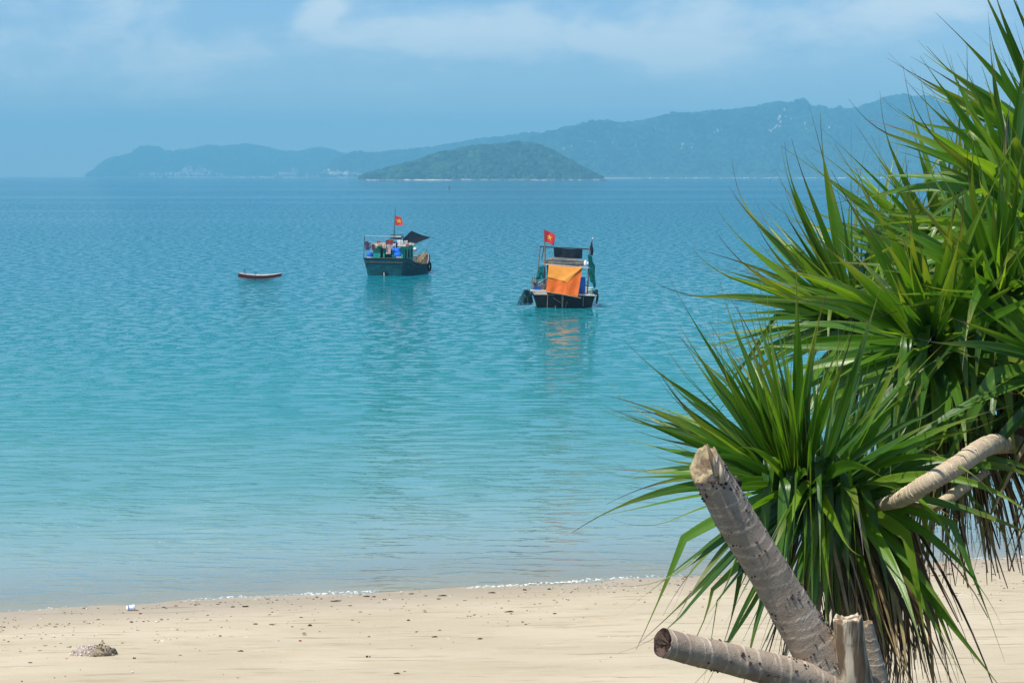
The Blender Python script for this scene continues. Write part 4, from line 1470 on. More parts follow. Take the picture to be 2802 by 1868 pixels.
def garment(kind, w, h, seed):
    """washing on a line: hangs from its top edge, origin at the top middle"""
    r = random.Random(seed)
    b = MB()
    ph = r.uniform(0, 6)

    def sheet(x0, x1, z0, z1, xa=None, xb=None):
        xa = x0 if xa is None else xa; xb = x1 if xb is None else xb

        def fn(u, v):
            x = (x0 + (x1 - x0) * u) * (1 - v) + (xa + (xb - xa) * u) * v
            return Vector((x, .022 * math.sin(u * 9 + ph + v * 2) * (.3 + v) + .01 * math.sin(v * 7 + ph), z0 + (z1 - z0) * v + .01 * math.sin(u * 6 + ph)))
        b.grid(fn, 6, 6)
    if kind == 'shirt':
        sheet(-w * .32, w * .32, 0, -h, -w * .34, w * .34)
        sheet(-w * .32, -w * .30, 0, -h * .42, -w * .55, -w * .36)
        sheet(w * .30, w * .32, 0, -h * .42, w * .36, w * .55)
    elif kind == 'trousers':
        sheet(-w * .45, w * .45, 0, -h * .3)
        sheet(-w * .45, -w * .02, -h * .3, -h, -w * .48, -w * .14)
        sheet(w * .02, w * .45, -h * .3, -h, w * .14, w * .48)
    else:
        sheet(-w * .5, w * .5, 0, -h, -w * .46, w * .52)
    return b


def flag(boat, corners, pole_pts, label, pole_label, star_scale=.30, ph=0.0, ripple=.06, mk='flag'):
    TL, TR, BR, BL = [Vector(v) for v in corners]
    o = TL.copy()

    def S(u, v):
        p = TL.lerp(TR, u).lerp(BL.lerp(BR, u), v)
        return p + Vector((0, -1, 0)) * ripple * (u ** .7) * math.sin(u * 5.5 + ph + v * 1.2) + Vector((0, 0, -1)) * .03 * math.sin(u * 4 + ph)
    b = MB()
    b.grid(lambda u, v: S(u, v) - o, 14, 10)
    f = boat.put('flag', b, M_flagred, o, label, 'flag', 'red flags flying over the boats')
    for sgn in (-1, 1):
        s = MB()
        W_, H_ = (TR - TL).length, (BL - TL).length
        ctr = (.5, .5)
        pts = []
        for k in range(10):
            a = math.pi / 2 + k * math.pi / 5
            rr = star_scale * H_ * (1 if k % 2 == 0 else .39)
            pts.append((ctr[0] + rr * math.cos(a) / W_, ctr[1] - rr * math.sin(a) / H_))
        P3 = [S(*ctr)] + [S(*q) for q in pts]
        mids = [S((ctr[0] + q[0]) / 2, (ctr[1] + q[1]) / 2) for q in pts]
        n = ((TR - TL).cross(BL - TL)).normalized() * .012 * sgn
        vs = [p + n - o for p in P3 + mids]
        fs = []
        for k in range(10):
            k2 = (k + 1) % 10
            fs.append((0, 11 + k, 11 + k2)); fs.append((11 + k, 1 + k, 1 + k2, 11 + k2))
        s.add(vs, fs)
        s.build('star', M_star, f, True)
    return f


# ---- the green fishing boat, stern towards the beach
A = Boat('fishing_boat', 960 + 655 / 7.129, 560 + 1385 / 7.129, R(-20), 'dark teal fishing boat with a green cabin and washing on a line', 655, 1385, 7.129)
rt = A.root
tabA = [(0, 1.31, 1.10, 1.04), (.5, 1.33, 1.14, 1.00), (.95, 1.35, 1.17, .90), (1.5, 1.37, 1.2, .69), (2.5, 1.39, 1.22, .58), (3.6, 1.36, 1.18, .58), (4.6, 1.02, .82, .68), (5.5, .68, .46, .82),
        (6.3, .34, .15, .96), (6.9, .06, .02, 1.06)]
sec, ysA = hull_parts(rt, tabA, [M_hull_teal, M_band_teal], rows=(0, .25, .5, .74, 1.0), deck=.42, band=.74, inner=M_plank, rake=.12, n=26)
for f, r_w, m_ in ((1.0, .045, M_black), (.74, .032, M_black)):
    b = MB()
    for side in (-1, 1):
        b.tube([sec(y, side, f) for y in ysA[:-1]], r_w, 6)
    b.tube([sec(0, -1, f), sec(0, 1, f)], r_w, 6)
    b.build('rubbing_strake', m_, rt)
b = MB(); b.tube([A.P(652, 1420, -.1), A.P(652, 1320, -.12)], .04, 8)
b.build('rudder_post', M_palewood, rt)
b = MB()
b.box(A.P(620, 1350, -.10), (.05, .06, .30)); b.box(A.P(690, 1350, -.10), (.05, .06, .30)); b.box(A.P(655, 1306, -.10), (.28, .06, .05))
b.build('rudder_bracket', M_black, rt)

# cabin
CX0, CX1, CY0, CY1, CZ0, CZ1 = -1.17, .80, 1.0, 2.5, .42, 1.78
b = MB()
t_ = .05
openings = [A.P(555, 1030, 1.0).x, A.P(612, 1030, 1.0).x, A.P(640, 1030, 1.0).x, A.P(790, 1030, 1.0).x]
xs_ = [CX0] + openings + [CX1]
for k in (0, 2, 4):
    b.box(((xs_[k] + xs_[k + 1]) / 2, CY0, (CZ0 + CZ1) / 2), (xs_[k + 1] - xs_[k], t_, CZ1 - CZ0))
b.box(((CX0 + CX1) / 2, CY0 + .004, CZ1 - .09), (CX1 - CX0 - .004, t_ - .006, .18))
b.box((CX0 + t_ / 2, (CY0 + CY1) / 2 + .03, (CZ0 + CZ1) / 2), (t_, CY1 - CY0 - .06, CZ1 - CZ0 - .004))
b.box(((CX0 + CX1) / 2, CY1, (CZ0 + CZ1) / 2), (CX1 - CX0, t_, CZ1 - CZ0))
b.box((CX1 - t_ / 2, (CY0 + CY1) / 2 + .03, CZ0 + .30), (t_, CY1 - CY0 - .06, .6))
b.box((CX1 - t_ / 2, (CY0 + CY1) / 2 + .03, CZ1 - .12), (t_ - .004, CY1 - CY0 - .06, .24))
b.build('cabin_wall', M_green, rt)
for k in (1, 3):
    b = MB(); b.box(((xs_[k] + xs_[k + 1]) / 2, CY0 + .10, (CZ0 + CZ1) / 2 - .03), (xs_[k + 1] - xs_[k] + .04, .03, CZ1 - CZ0 - .2))
    b.build('door', M_dark_in if k == 1 else M_hull_teal, rt)  # the narrow one is a dark panel painting the open doorway's shade
for k in range(4):
    y = CY0 + .14 + k * (CY1 - CY0 - .2) / 3
    b = MB(); b.box((CX1 + .012, y, (CZ0 + CZ1) / 2), (.07, .10, CZ1 - CZ0 + .01)); b.build('cabin_post', M_greenlight if k % 2 else M_green, rt)
for k in range(3):
    y = CY0 + .14 + (k + .5) * (CY1 - CY0 - .2) / 3
    b = MB(); b.box((CX1 - .04, y, 1.22), (.02, .34, .5)); b.build('window', M_dark_in, rt)
b = MB(); b.box(((CX0 + openings[0]) / 2, CY0 - .035, .98), (openings[0] - CX0 - .06, .02, .05)); b.build('wall_rail', M_greenlight, rt)
b = MB(); b.box(((CX0 + CX1) / 2 + .05, (CY0 + CY1) / 2, CZ1 + .045), (CX1 - CX0 + .42, CY1 - CY0 + .36, .07), bevel=.02); rf = b.build('cabin_roof', M_tan, rt)
b = MB(); b.box(((CX0 + CX1) / 2 + .05, CY0 - .20, CZ1 + .02), (CX1 - CX0 + .44, .03, .12)); b.build('fascia_board', M_palewood, rf)

# poles, line and awning frame
for (p0, p1, r_w) in ((A.P(258, 600, .25), A.P(235, 1035, .25), .022), (A.P(745, 578, 1.6), A.P(1010, 575, 1.6), .02), (A.P(1145, 490, 3.0), A.P(1140, 900, 3.0), .022),
                      (A.P(1385, 930, 5.6), A.P(1420, 838, 5.6), .018), (A.P(765, 590, 1.1), A.P(765, 790, 1.1), .022), (A.P(985, 590, 2.6), A.P(985, 780, 2.6), .022)):
    b = MB(); b.tube([p0, p1], r_w, 6); b.build('pole', M_pole, rt)
b = MB(); b.tube([A.P(258, 600, .25), A.P(600, 612, .8), A.P(970, 618, 1.2)], .014, 5); b.tube([A.P(770, 622, 1.1), A.P(970, 622, 1.1)], .03, 6)
b.build('rail', M_palewood, rt)
b = MB(); b.tube([A.P(252, 700, .27), A.P(480, 752, .5), A.P(700, 735, .72), A.P(960, 728, .85), A.P(1235, 745, .95)], .008, 5)
b.build('washing_line', M_rope, rt)
fp = MB(); fp.tube([A.P(825, 600, 1.3), A.P(852, 60, 1.3)], [.026, .014], 6); fp.build('flagpole', M_pole, rt)
flag(A, (A.P(852, 188, 1.3), A.P(985, 262, 1.3), A.P(1012, 405, 1.3), A.P(836, 382, 1.3)), None, 'red flag with a yellow star above the green boat', None, .34, 1.0, .05)

awn = empty('awning', A.world(A.P(1145, 490, 3.0)), tuple(rt.rotation_euler))
tag(awn, 'black peaked cloth awning stretched over the green boat', 'awning')
oA = A.P(1145, 490, 3.0)
c4 = [A.P(1145, 490, 3.0), A.P(1515, 610, 5.0), A.P(1235, 748, 2.6), A.P(965, 700, 1.1)]
cloth_patch([c4[0], c4[1], c4[2], c4[3]], .015, 1.2, .05, .5, 14, 12, (0, -.4, .6), oA).build('sheet', M_blackcloth, awn, True)
c5 = [A.P(760, 590, 2.6), A.P(992, 592, 2.6), A.P(968, 690, 1.05), A.P(764, 655, 1.05)]
cloth_patch(c5, .012, 1.0, .02, 1.5, 10, 6, (0, -.3, .7), oA).build('side_sheet', M_blackcloth, awn, True)
b = MB(); b.tube([A.P(1515, 610, 5.0) - oA, A.P(1400, 900, 5.6) - oA], .006, 4); b.build('guy_line', M_rope, awn)

# washing
cols = {'plum': (0.10, 0.05, 0.10), 'slate': (0.12, 0.16, 0.25), 'maroon': (0.20, 0.03, 0.04), 'cream': (0.62, 0.55, 0.36), 'tan': (0.55, 0.36, 0.20), 'rust': (0.33, 0.05, 0.03),
        'pink': (0.62, 0.44, 0.38), 'blue': (0.22, 0.38, 0.60), 'black': (0.02, 0.02, 0.03), 'white': (0.75, 0.72, 0.66), 'beige': (0.55, 0.47, 0.38), 'rose': (0.50, 0.20, 0.18)}
CM = {k: simple(k + '_cloth', v, 0.85, 0.2, 12.0, 0.15, None, 0.15) for k, v in cols.items()}
WASH = [('shirt', 'plum', 298, 712, 75, 155, .28, 'dark plum shirt at the pole end of the washing line'),
        ('trousers', 'slate', 358, 735, 56, 112, .36, 'slate blue trousers hanging beside the dark plum shirt'),
        ('shirt', 'maroon', 424, 768, 62, 105, .44, 'small maroon shirt hanging between blue trousers and cream cloth'),
        ('cloth', 'cream', 468, 755, 46, 78, .5, 'cream cloth on the washing line next to the maroon shirt'),
        ('cloth', 'tan', 585, 742, 125, 58, .6, 'wide tan cloth hung over the left half of the green cabin'),
        ('shirt', 'rust', 755, 678, 130, 110, .75, 'rust red shirt hanging under the flagpole'),
        ('shirt', 'pink', 718, 772, 118, 168, .70, 'pale pink shirt hanging lowest in front of the cabin door'),
        ('cloth', 'blue', 792, 778, 44, 92, .74, 'light blue cloth hanging right of the pale pink shirt'),
        ('trousers', 'black', 858, 722, 70, 120, .8, 'black garment hanging between light blue and white cloths'),
        ('cloth', 'white', 930, 685, 52, 142, .86, 'longer white cloth near the middle of the washing line'),
        ('cloth', 'white', 988, 690, 46, 66, .88, 'short white cloth beside the longer white one'),
        ('cloth', 'beige', 1072, 698, 56, 66, .9, 'beige cloth hanging under the black awning'),
        ('cloth', 'rose', 1040, 760, 140, 46, .92, 'rose red towel draped along the cabin roof edge')]
WASH += [('cloth', 'rust', 520, 700, 60, 52, .95, 'rust coloured rag on the roof edge above the wide tan cloth'),
         ('cloth', 'pink', 640, 742, 56, 96, .58, 'pinkish cloth hanging between the tan cloth and the pale pink shirt'),
         ('cloth', 'beige', 1165, 736, 96, 52, .93, 'beige towel at the right end of the cabin roof edge'),
         ('cloth', 'plum', 690, 690, 40, 84, .76, 'narrow plum cloth left of the rust red shirt'),
         ('shirt', 'slate', 328, 790, 60, 84, .34, 'small slate blue shirt hanging low beside the dark plum shirt'),
         ('cloth', 'white', 842, 740, 40, 88, .79, 'white cloth left of the black garment')]
for i, (kind, cn, x, y, w, h, Y, lab) in enumerate(WASH):
    A.put('garment', garment(kind, w * A.mpp * 1.3, h * A.mpp * 1.12, i), CM[cn], A.P(x, y, Y - .03), lab, 'laundry', 'washing hung on the green boat')

# things on the stern and bow
b = MB(); b.lathe([(.17, 0), (.185, .03), (.185, .12), (.195, .14), (.195, .20), (.185, .22), (.185, .34), (.16, .37)], n=18)
dr = A.put('barrel', b, M_blue, A.P(362, 1052, .35), 'blue plastic barrel with white band at the stern of the green boat', 'barrel')
b = MB(); b.lathe([(.199, .04), (.199, .10)], n=18); b.build('band', M_white, dr, True)
b = MB()
r_ = random.Random(3)
for (x, y, s_) in ((842, 880, .13), (905, 900, .19), (900, 985, .20), (940, 960, .16)):
    b.blob(A.P(x, y, .55) - A.P(900, 1040, .55), (s_, .14, s_ * 1.15), .16, r_)
A.put('plastic_sheet', b, M_bluebag, A.P(900, 1040, .55), 'crumpled bright blue plastic sheet piled at the cabin corner', 'plastic sheet', smooth_=False)
b = MB(); b.lathe([(.11, 0), (.16, .10), (.165, .11), (.145, .10), (.10, .012)], n=16)
A.put('basin', b, M_white, A.P(935, 1058, .30), 'white plastic basin below the bright blue sheet', 'basin')
ty = MB()
n1, n2 = 18, 8
for i in range(n1):
    for j in range(n2):
        a, c = 2 * math.pi * i / n1, 2 * math.pi * j / n2
        ty.v.append((.07 * math.sin(c) * .9, (.20 + .075 * math.cos(c)) * math.cos(a), (.24 + .075 * math.cos(c)) * math.sin(a))); ty.c.append((1, 1, 1))
for i in range(n1):
    for j in range(n2):
        ty.f.append((i * n2 + j, ((i + 1) % n1) * n2 + j, ((i + 1) % n1) * n2 + (j + 1) % n2, i * n2 + (j + 1) % n2)); ty.mi.append(0)
A.put('tyre_fender', ty, M_rubber, Vector((1.32, 3.9, .40)), 'black tyre hung as a fender on the side of the green boat', 'tyre')
b = MB(); b.tube([A.P(1080, 1085, 1.0) + Vector((.06, 0, 0)), A.P(1100, 1200, 1.0) + Vector((.06, 0, 0)), A.P(1075, 1395, .9) + Vector((.06, 0, 0))], .009, 5)
A.put('rope', MB().add([Vector(v) - A.P(1080, 1085, 1.0) for v in b.v], b.f), M_rope, A.P(1080, 1085, 1.0), 'thin pale rope hanging down the side of the green boat', 'rope')
b = MB()
for k in range(4):
    b.box(Vector((.02 * k, -.01 * k, .10 + .0 * k)) + Vector((0, .12 * k - .18, .09 * k)), (.46, .10, .24), Matrix.Rotation(R(-38), 3, 'Y'), bevel=.03)
A.put('straw_mat', b, M_mat, A.P(1325, 1095, 4.4), 'rolled brown straw mats leaning in the bow of the green boat', 'mat')
b = MB()
for k in range(5):
    b.blob((.13 * k - .26, r_.uniform(-.1, .1), .05), (.13, .12, .09), .2, r_)
A.put('sack_pile', b, CM['tan'], A.P(1225, 1140, 3.2), 'low pile of tan sacks beside the cabin of the green boat', 'sack')
b = MB(); b.lathe([(.08, 0), (.11, .05), (.11, .18), (.07, .23), (.03, .25)], n=12)
bg = A.put('float', b, M_white, A.P(1212, 905, 3.0), 'white and red float hanging behind the green cabin', 'float')
b = MB(); b.lathe([(.113, .07), (.113, .13)], n=12); b.build('stripe', CM['rose'], bg, True)
for k, (x0, y0, x1, y1) in enumerate(((1178, 905, 1325, 912), (1180, 965, 1290, 960), (1180, 995, 1260, 985))):
    b = MB(); o0 = A.P(x0, y0, 3.4); b.tube([Vector((0, 0, 0)), A.P(x1, y1, 4.6) - o0], .018, 6)
    A.put('bamboo_pole', b, M_palewood, o0, ('topmost', 'middle', 'lowest')[k] + ' of three pale bamboo poles stacked behind the green cabin', 'pole', 'bamboo poles in the bow')

# ---- the dark fishing boat with the orange sheet
Bt = Boat('fishing_boat', 1400 + 515 / 3.565, 600 + 862 / 3.565, 0.0, 'black fishing boat with an orange sheet across its stern', 515, 862, 3.565)
rt = Bt.root
tabB = [(0, 1.42, 1.24, .60), (1, 1.46, 1.28, .58), (3, 1.45, 1.26, .56), (5, 1.25, 1.0, .68), (6.4, .78, .5, .9), (7.4, .12, .04, 1.15)]
sec, ysB = hull_parts(rt, tabB, [M_hull_black, M_black], rows=(0, .3, .6, 1.0), deck=.52, inner=M_plank, rake=.2, n=22)
b = MB()
for side in (-1, 1):
    b.tube([sec(y, side, 1.0) for y in ysB[:-1]], .04, 6)
b.build('rubbing_strake', M_black, rt)
for (x0, x1, y0, y1, nm) in ((183, 335, 692, 704, 'deck_edge'), (652, 832, 733, 744, 'deck_edge')):
    p0, p1 = Bt.P(x0, y0, -.05), Bt.P(x1, y1, -.05)
    b = MB(); b.box((p0 + p1) / 2 + Vector((0, .18, 0)), ((p1 - p0).x, .5, .07), Matrix.Rotation(R(2.0), 3, 'Y'), bevel=.012); b.build(nm, M_palewood, rt)
b = MB(); b.tube([Bt.P(497, 735, -.22), Bt.P(492, 900, -.26)], .042, 8); b.build('rudder_post', M_greypole, rt)
for (q0, q1) in (((352, 730), (345, 868)), ((405, 765), (480, 815)), ((540, 800), (515, 880)), ((425, 840), (424, 880)), ((700, 760), (694, 850))):
    b = MB(); b.tube([Bt.P(*q0, -.2), Bt.P(*q1, -.24)], .016, 5); b.build('brace', M_greypole, rt)
# posts and crossbar
for (q0, q1, r_w, Y, m_) in (((277, 262), (236, 690), .03, .35, M_greypole), ((325, 262), (318, 700), .04, .3, M_greypole), ((322, 215), (330, 700), .03, .55, M_greypole), ((762, 255), (742, 735), .035, .3, M_greypole),
                             ((292, 395), (318, 262), .02, .3, M_pole), ((200, 555), (195, 690), .025, .1, M_greypole), ((222, 548), (210, 690), .025, .1, M_greypole), ((320, 95), (325, 262), .02, .55, M_pole)):
    b = MB(); b.tube([Bt.P(*q0, Y), Bt.P(*q1, Y)], r_w, 7); b.build('post', m_, rt)
b = MB(); b.tube([Bt.P(272, 262, .34), Bt.P(420, 272, .34), Bt.P(690, 284, .34), Bt.P(775, 290, .34)], .03, 7); b.build('crossbar', M_pole, rt)
b = MB(); b.tube([Bt.P(190, 602, .05), Bt.P(330, 585, .05)], .02, 6); b.tube([Bt.P(250, 640, .2), Bt.P(330, 640, .2)], .025, 6); b.build('rail', M_greypole, rt)
# cabin
c0 = Bt.P(352, 700, .5); c1 = Bt.P(665, 450, .5)
b = MB(); b.box(((c0.x + c1.x) / 2, 1.55, 1.2), (c1.x - c0.x, 2.0, 1.36)); b.build('cabin_wall', M_dark_in, rt)  # solid box, its near-black colour painted as the shade inside the cabin
r0 = Bt.P(330, 430, .35); r1 = Bt.P(722, 370, .35)
b = MB()
nseg = 10
prof = [(-.5, 0), (-.47, .16), (-.3, .24), (0, .27), (.3, .24), (.47, .16), (.5, 0)]
wR = r1.x - r0.x
vs = []
for Y in (.30, 2.5):
    for (u, z) in prof:
        vs.append(Vector((u * wR + (r0.x + r1.x) / 2, Y, r0.z + .0 + z * .95 - .10 * (u + .5))))
n7 = len(prof)
b.add(vs, [(k, k + 1, n7 + k + 1, n7 + k) for k in range(n7 - 1)] + [tuple(range(n7 - 1, -1, -1)), tuple(range(n7, 2 * n7)), (0, n7, 2 * n7 - 1, n7 - 1)])
rf = b.build('cabin_roof', M_greyroof, rt)
for k in range(4):
    q0, q1 = Bt.P(338 + 0 * k, 386 + 14 * k, .27), Bt.P(712, 400 + 14 * k, .27)
    b = MB(); b.box((q0 + q1) / 2, ((q1 - q0).x, .03, .045), Matrix.Rotation(R(2), 3, 'Y')); b.build('roof_slat', M_greyroof if k % 2 else M_plank, rf)
q0, q1 = Bt.P(322, 436, .22), Bt.P(758, 470, .22)
b = MB(); b.box((q0 + q1) / 2, ((q1 - q0).x, .07, .05), Matrix.Rotation(math.atan2((q0 - q1).z, (q1 - q0).x), 3, 'Y')); b.build('roof_beam', M_palewood, rt)

oT = Bt.P(362, 437, .12)
orange = cloth_patch([Bt.P(362, 437, .12), Bt.P(692, 462, .12), Bt.P(642, 752, -.62), Bt.P(333, 704, -.62)], .035, 1.6, .05, .8, 30, 24, (0, -1, 0), oT)
# a wide pleat runs from the top right corner; the upper part hangs double
for k, p in enumerate(orange.v):
    q = Vector(p)
    j, i = divmod(k, 31)
    u, v = i / 30, j / 24
    d = abs((1 - u) * .85 - v * .9 + .02)
    q.y -= .07 * math.exp(-(d / .05) ** 2) * max(0, 1 - v)
    q.y -= .05 * math.exp(-((u - .60) / .03) ** 2) * max(0, v - .45) + .03 * math.exp(-((u - .83) / .03) ** 2) * max(0, v - .3)
    orange.v[k] = tuple(q)
osh = Bt.put('orange_sheet', orange, M_orange, oT, 'large orange cloth sheet hung across the stern of the black boat', 'sheet')
up = MB()
idx = {}
for j in range(0, 15):
    for i in range(31):
        u, v = i / 30, j / 24
        lim = 0.50 + .14 * max(0, (u - .25)) if u < .62 else 0.55 - (u - .62) * 1.45
        p = Vector(orange.v[min(j, 24) * 31 + i])
        vv = min(v, max(0.0, lim))
        jj = vv * 24
        j0 = int(jj); fr_ = jj - j0
        p = Vector(orange.v[j0 * 31 + i]).lerp(Vector(orange.v[min(j0 + 1, 24) * 31 + i]), fr_)
        up.v.append(tuple(p + Vector((0, -.022, 0)))); up.c.append((1, 1, 1))
for j in range(14):
    for i in range(30):
        up.f.append((j * 31 + i, j * 31 + i + 1, (j + 1) * 31 + i + 1, (j + 1) * 31 + i)); up.mi.append(0)
tag(up.build('folded_flap', M_orange2, osh, True), 'lighter folded upper half of the orange sheet')
b = MB(); b.tube([Bt.P(333, 708, -.65) - oT, Bt.P(500, 735, -.66) - oT, Bt.P(672, 768, -.65) - oT], .018, 6); b.build('hem_pole', M_tan, osh)

oK = Bt.P(410, 270, .30)
bc = cloth_patch([Bt.P(408, 270, .30), Bt.P(692, 286, .30), Bt.P(690, 382, .33), Bt.P(416, 366, .33)], .03, 1.3, .04, 2.2, 16, 8, (0, -1, 0), oK)
Bt.put('black_sheet', bc, M_blackcloth, oK, 'black cloth sheet hung from the crossbar above the cabin roof', 'sheet')
flag(Bt, (Bt.P(320, 95, .52), Bt.P(428, 150, .52), Bt.P(412, 256, .52), Bt.P(318, 208, .52)), None, 'red flag with a yellow star above the black boat', None, .30, 2.3, .06)

b = MB(); b.lathe([(.16, 0), (.175, .03), (.175, .2), (.19, .22), (.175, .24), (.175, .46), (.19, .48), (.175, .50), (.175, .68), (.14, .72)], n=16)
Bt.put('barrel', b, M_blue, Bt.P(684, 718, .25), 'tall blue barrel beside the orange sheet on the black boat', 'barrel')
b = MB(); b.lathe([(.085, 0), (.115, .26), (.13, .27), (.13, .30), (.11, .29), (.085, .02)], n=16)
bk = Bt.put('bucket', b, M_basinwhite, Bt.P(770, 728, -.02), 'pale green bucket at the right corner of the black boat', 'bucket')
b = MB(); b.lathe([(.125, .18), (.132, .18), (.132, .20), (.125, .20)], n=16); b.build('rim', M_white, bk)
b = MB(); b.box((0, 0, .07), (.26, .2, .15), bevel=.02); b.box((0, 0, .155), (.28, .22, .03), bevel=.01)
Bt.put('storage_box', b, M_blue, Bt.P(250, 692, .08), 'small blue storage box on the left deck of the black boat', 'box')
b = MB(); b.box((0, 0, .12), (.24, .2, .24), bevel=.015); b.box((.02, -.11, .18), (.18, .02, .05))
Bt.put('crate', b, M_tan, Bt.P(232, 655, .30), 'tan wooden crate behind the small blue box', 'crate')
b = MB(); b.lathe([(.07, 0), (.08, .03), (.08, .16), (.05, .2), (.03, .25)], n=12); b.blob((.1, 0, .08), (.08, .07, .1), .2, r_)
Bt.put('canister', b, M_white, Bt.P(722, 450, .25), 'white canister at the right end of the cabin roof', 'canister')


def net_pile(spots, Y, o, seed):
    b = MB(); rr = random.Random(seed)
    for (x, y, sx_, sz_) in spots:
        b.blob(Bt.P(x, y, Y + rr.uniform(-.08, .08)) - o, (sx_ * Bt.mpp, .10, sz_ * Bt.mpp), .28, rr)
    return b


def net_drape(pts, o, seed, strands=26, r_w=.008):
    """a hanging net: many knotted strands between an upper and a lower line"""
    b = MB(); rr = random.Random(seed)
    for k in range(strands):
        u = k / (strands - 1)
        t = pts[0].lerp(pts[1], u); e = pts[3].lerp(pts[2], u)
        q = [t.lerp(e, s) + Vector((rr.uniform(-.03, .03), rr.uniform(-.03, .03), 0)) for s in (0, .25, .5, .75, 1)]
        b.tube([v - o for v in q], r_w, 4)
    for k in range(strands // 2):
        s = k / (strands / 2 - 1)
        t = pts[0].lerp(pts[3], s); e = pts[1].lerp(pts[2], s)
        q = [t.lerp(e, u) + Vector((rr.uniform(-.02, .02), rr.uniform(-.02, .02), rr.uniform(-.03, .03))) for u in (0, .33, .66, 1)]
        b.tube([v - o for v in q], r_w, 4)
    return b


o_ = Bt.P(280, 470, .25)
b = net_drape([Bt.P(275, 460, .25), Bt.P(312, 455, .25), Bt.P(308, 590, .2), Bt.P(236, 600, .2)], o_, 4, 16, .016)
for q in net_pile([(265, 560, 34, 50), (290, 500, 22, 50)], .26, o_, 14).v: pass
b2 = net_pile([(262, 560, 28, 48), (288, 500, 18, 46)], .3, o_, 14); b.add(b2.v, b2.f)
Bt.put('fishing_net', b, M_net, o_, 'green fishing net hanging on the left posts of the black boat', 'net', smooth_=False)
o_ = Bt.P(765, 350, .2)
b = net_drape([Bt.P(742, 345, .2), Bt.P(785, 365, .2), Bt.P(826, 660, .1), Bt.P(770, 600, .2)], o_, 5, 22, .015)
b2 = net_pile([(770, 400, 24, 60), (795, 500, 24, 90), (806, 600, 18, 70)], .3, o_, 15); b.add(b2.v, b2.f)
Bt.put('fishing_net', b, M_net, o_, 'long green fishing net hanging down the right side of the black boat', 'net', smooth_=False)
o_ = Bt.P(150, 700, -.05)
b = net_drape([Bt.P(122, 690, -.05), Bt.P(195, 690, -.05), Bt.P(205, 835, -.1), Bt.P(48, 838, -.25)], o_, 6, 20, .014)
b2 = net_pile([(150, 720, 30, 40), (180, 780, 30, 60), (130, 790, 22, 40)], .1, o_, 16); b.add(b2.v, b2.f)
Bt.put('fishing_net', b, M_netdark, o_, 'dark net trailing from the left corner of the black boat into the water', 'net', smooth_=False)
o_ = Bt.P(785, 200, .3)
b = MB(); b.tube([Bt.P(772, 340, .3) - o_, Bt.P(790, 188, .3) - o_], .016, 6)
fl = Bt.put('furled_flag', b, M_pole, o_, 'furled dark flag on a short staff at the right post', 'flag')
b = MB(); b.tube([Bt.P(781, 215, .29) - o_, Bt.P(780, 260, .28) - o_, Bt.P(786, 310, .28) - o_, Bt.P(785, 352, .28) - o_], [.02, .06, .075, .03], 7)
b.build('cloth', M_blackcloth, fl, True)
b = MB(); b.blob((0, 0, .02), (.035, .03, .05), .1, r_); b.build('staff_tip', M_white, fl, False, loc=Bt.P(791, 188, .3) - o_)
o_ = Bt.P(832, 700, -.05)
b = MB()
for (x, y, sx_, sz_) in ((822, 715, 24, 40), (838, 760, 14, 50), (830, 800, 10, 30)):
    b.blob(Bt.P(x, y, .0) - o_, (sx_ * Bt.mpp, .1, sz_ * Bt.mpp), .3, r_)
Bt.put('rag_bundle', b, M_netdark, o_, 'dark bundle of rags hanging at the right corner of the black boat', 'rags', smooth_=False)

# ---- the small open boat
Dn = Boat('rowing_boat', 630 + 1000 / 13.835, 720 + 628 / 13.835, 0.0, 'small maroon and white open boat lying left of the green boat', 1000, 628, 13.835)
rt = Dn.root
b1, b2, b3, b4 = MB(), MB(), MB(), MB()
nD = 20
xs0, xs1 = (318 - 1000) * Dn.mpp, (1955 - 1000) * Dn.mpp


def dsec(t):
    x = xs0 + (xs1 - xs0) * t
    zg = .262 + .13 * (abs(t - .52) / .52) ** 2.0 * (1.0 if t < .5 else 1.05) - (.03 if t < .05 else 0)
    hb = .40 * (1 - (abs(t - .45) / .58) ** 2.6) if t > .05 else .30 + t * .5
    hb = max(.02, hb)
    zb = -.005 + .17 * max(0, (t - .55) / .45) ** 1.6 + .10 * max(0, (.2 - t) / .2)
    return x, zg, hb, zb


TILT = .06
for i in range(nD):
    a, c = dsec(i / nD), dsec((i + 1) / nD)

    def V(s, side, f, inn=0.0):
        x, zg, hb, zb = s
        w = hb * (.55 + .45 * f) - inn
        return Vector((x, side * max(.006, w), zb + (zg + (TILT * .55 if side > 0 else -.0) - zb) * f))
    for side in (-1, 1):
        for (f0, f1, mb) in ((0, .30, b2), (.30, .93, b1), (.93, 1.0, b3)):
            q = [V(a, side, f0), V(c, side, f0), V(c, side, f1), V(a, side, f1)]
            mb.add(q if side < 0 else q[::-1], [(0, 1, 2, 3)])
        q = [V(a, side, 1), V(c, side, 1), V(c, side, 1, .03), V(a, side, 1, .03)]
        b3.add(q, [(0, 1, 2, 3)])
        q = [V(a, side, 1, .03), V(c, side, 1, .03), V(c, side, .3, .03), V(a, side, .3, .03)]
        b4.add(q, [(0, 1, 2, 3)])
    b4.add([V(a, -1, .3, .03), V(c, -1, .3, .03), V(c, 1, .3, .03), V(a, 1, .3, .03)], [(0, 1, 2, 3)])
    if i == 0:
        b1.add([V(a, -1, 0), V(a, 1, 0), V(a, 1, 1), V(a, -1, 1)], [(0, 1, 2, 3)])
b1.build('hull', M_maroon, rt); tag(b2.build('lower_hull', M_inwhite, rt)); b3.build('gunwale', M_tan, rt); b4.build('inner_planking', M_inwhite, rt)
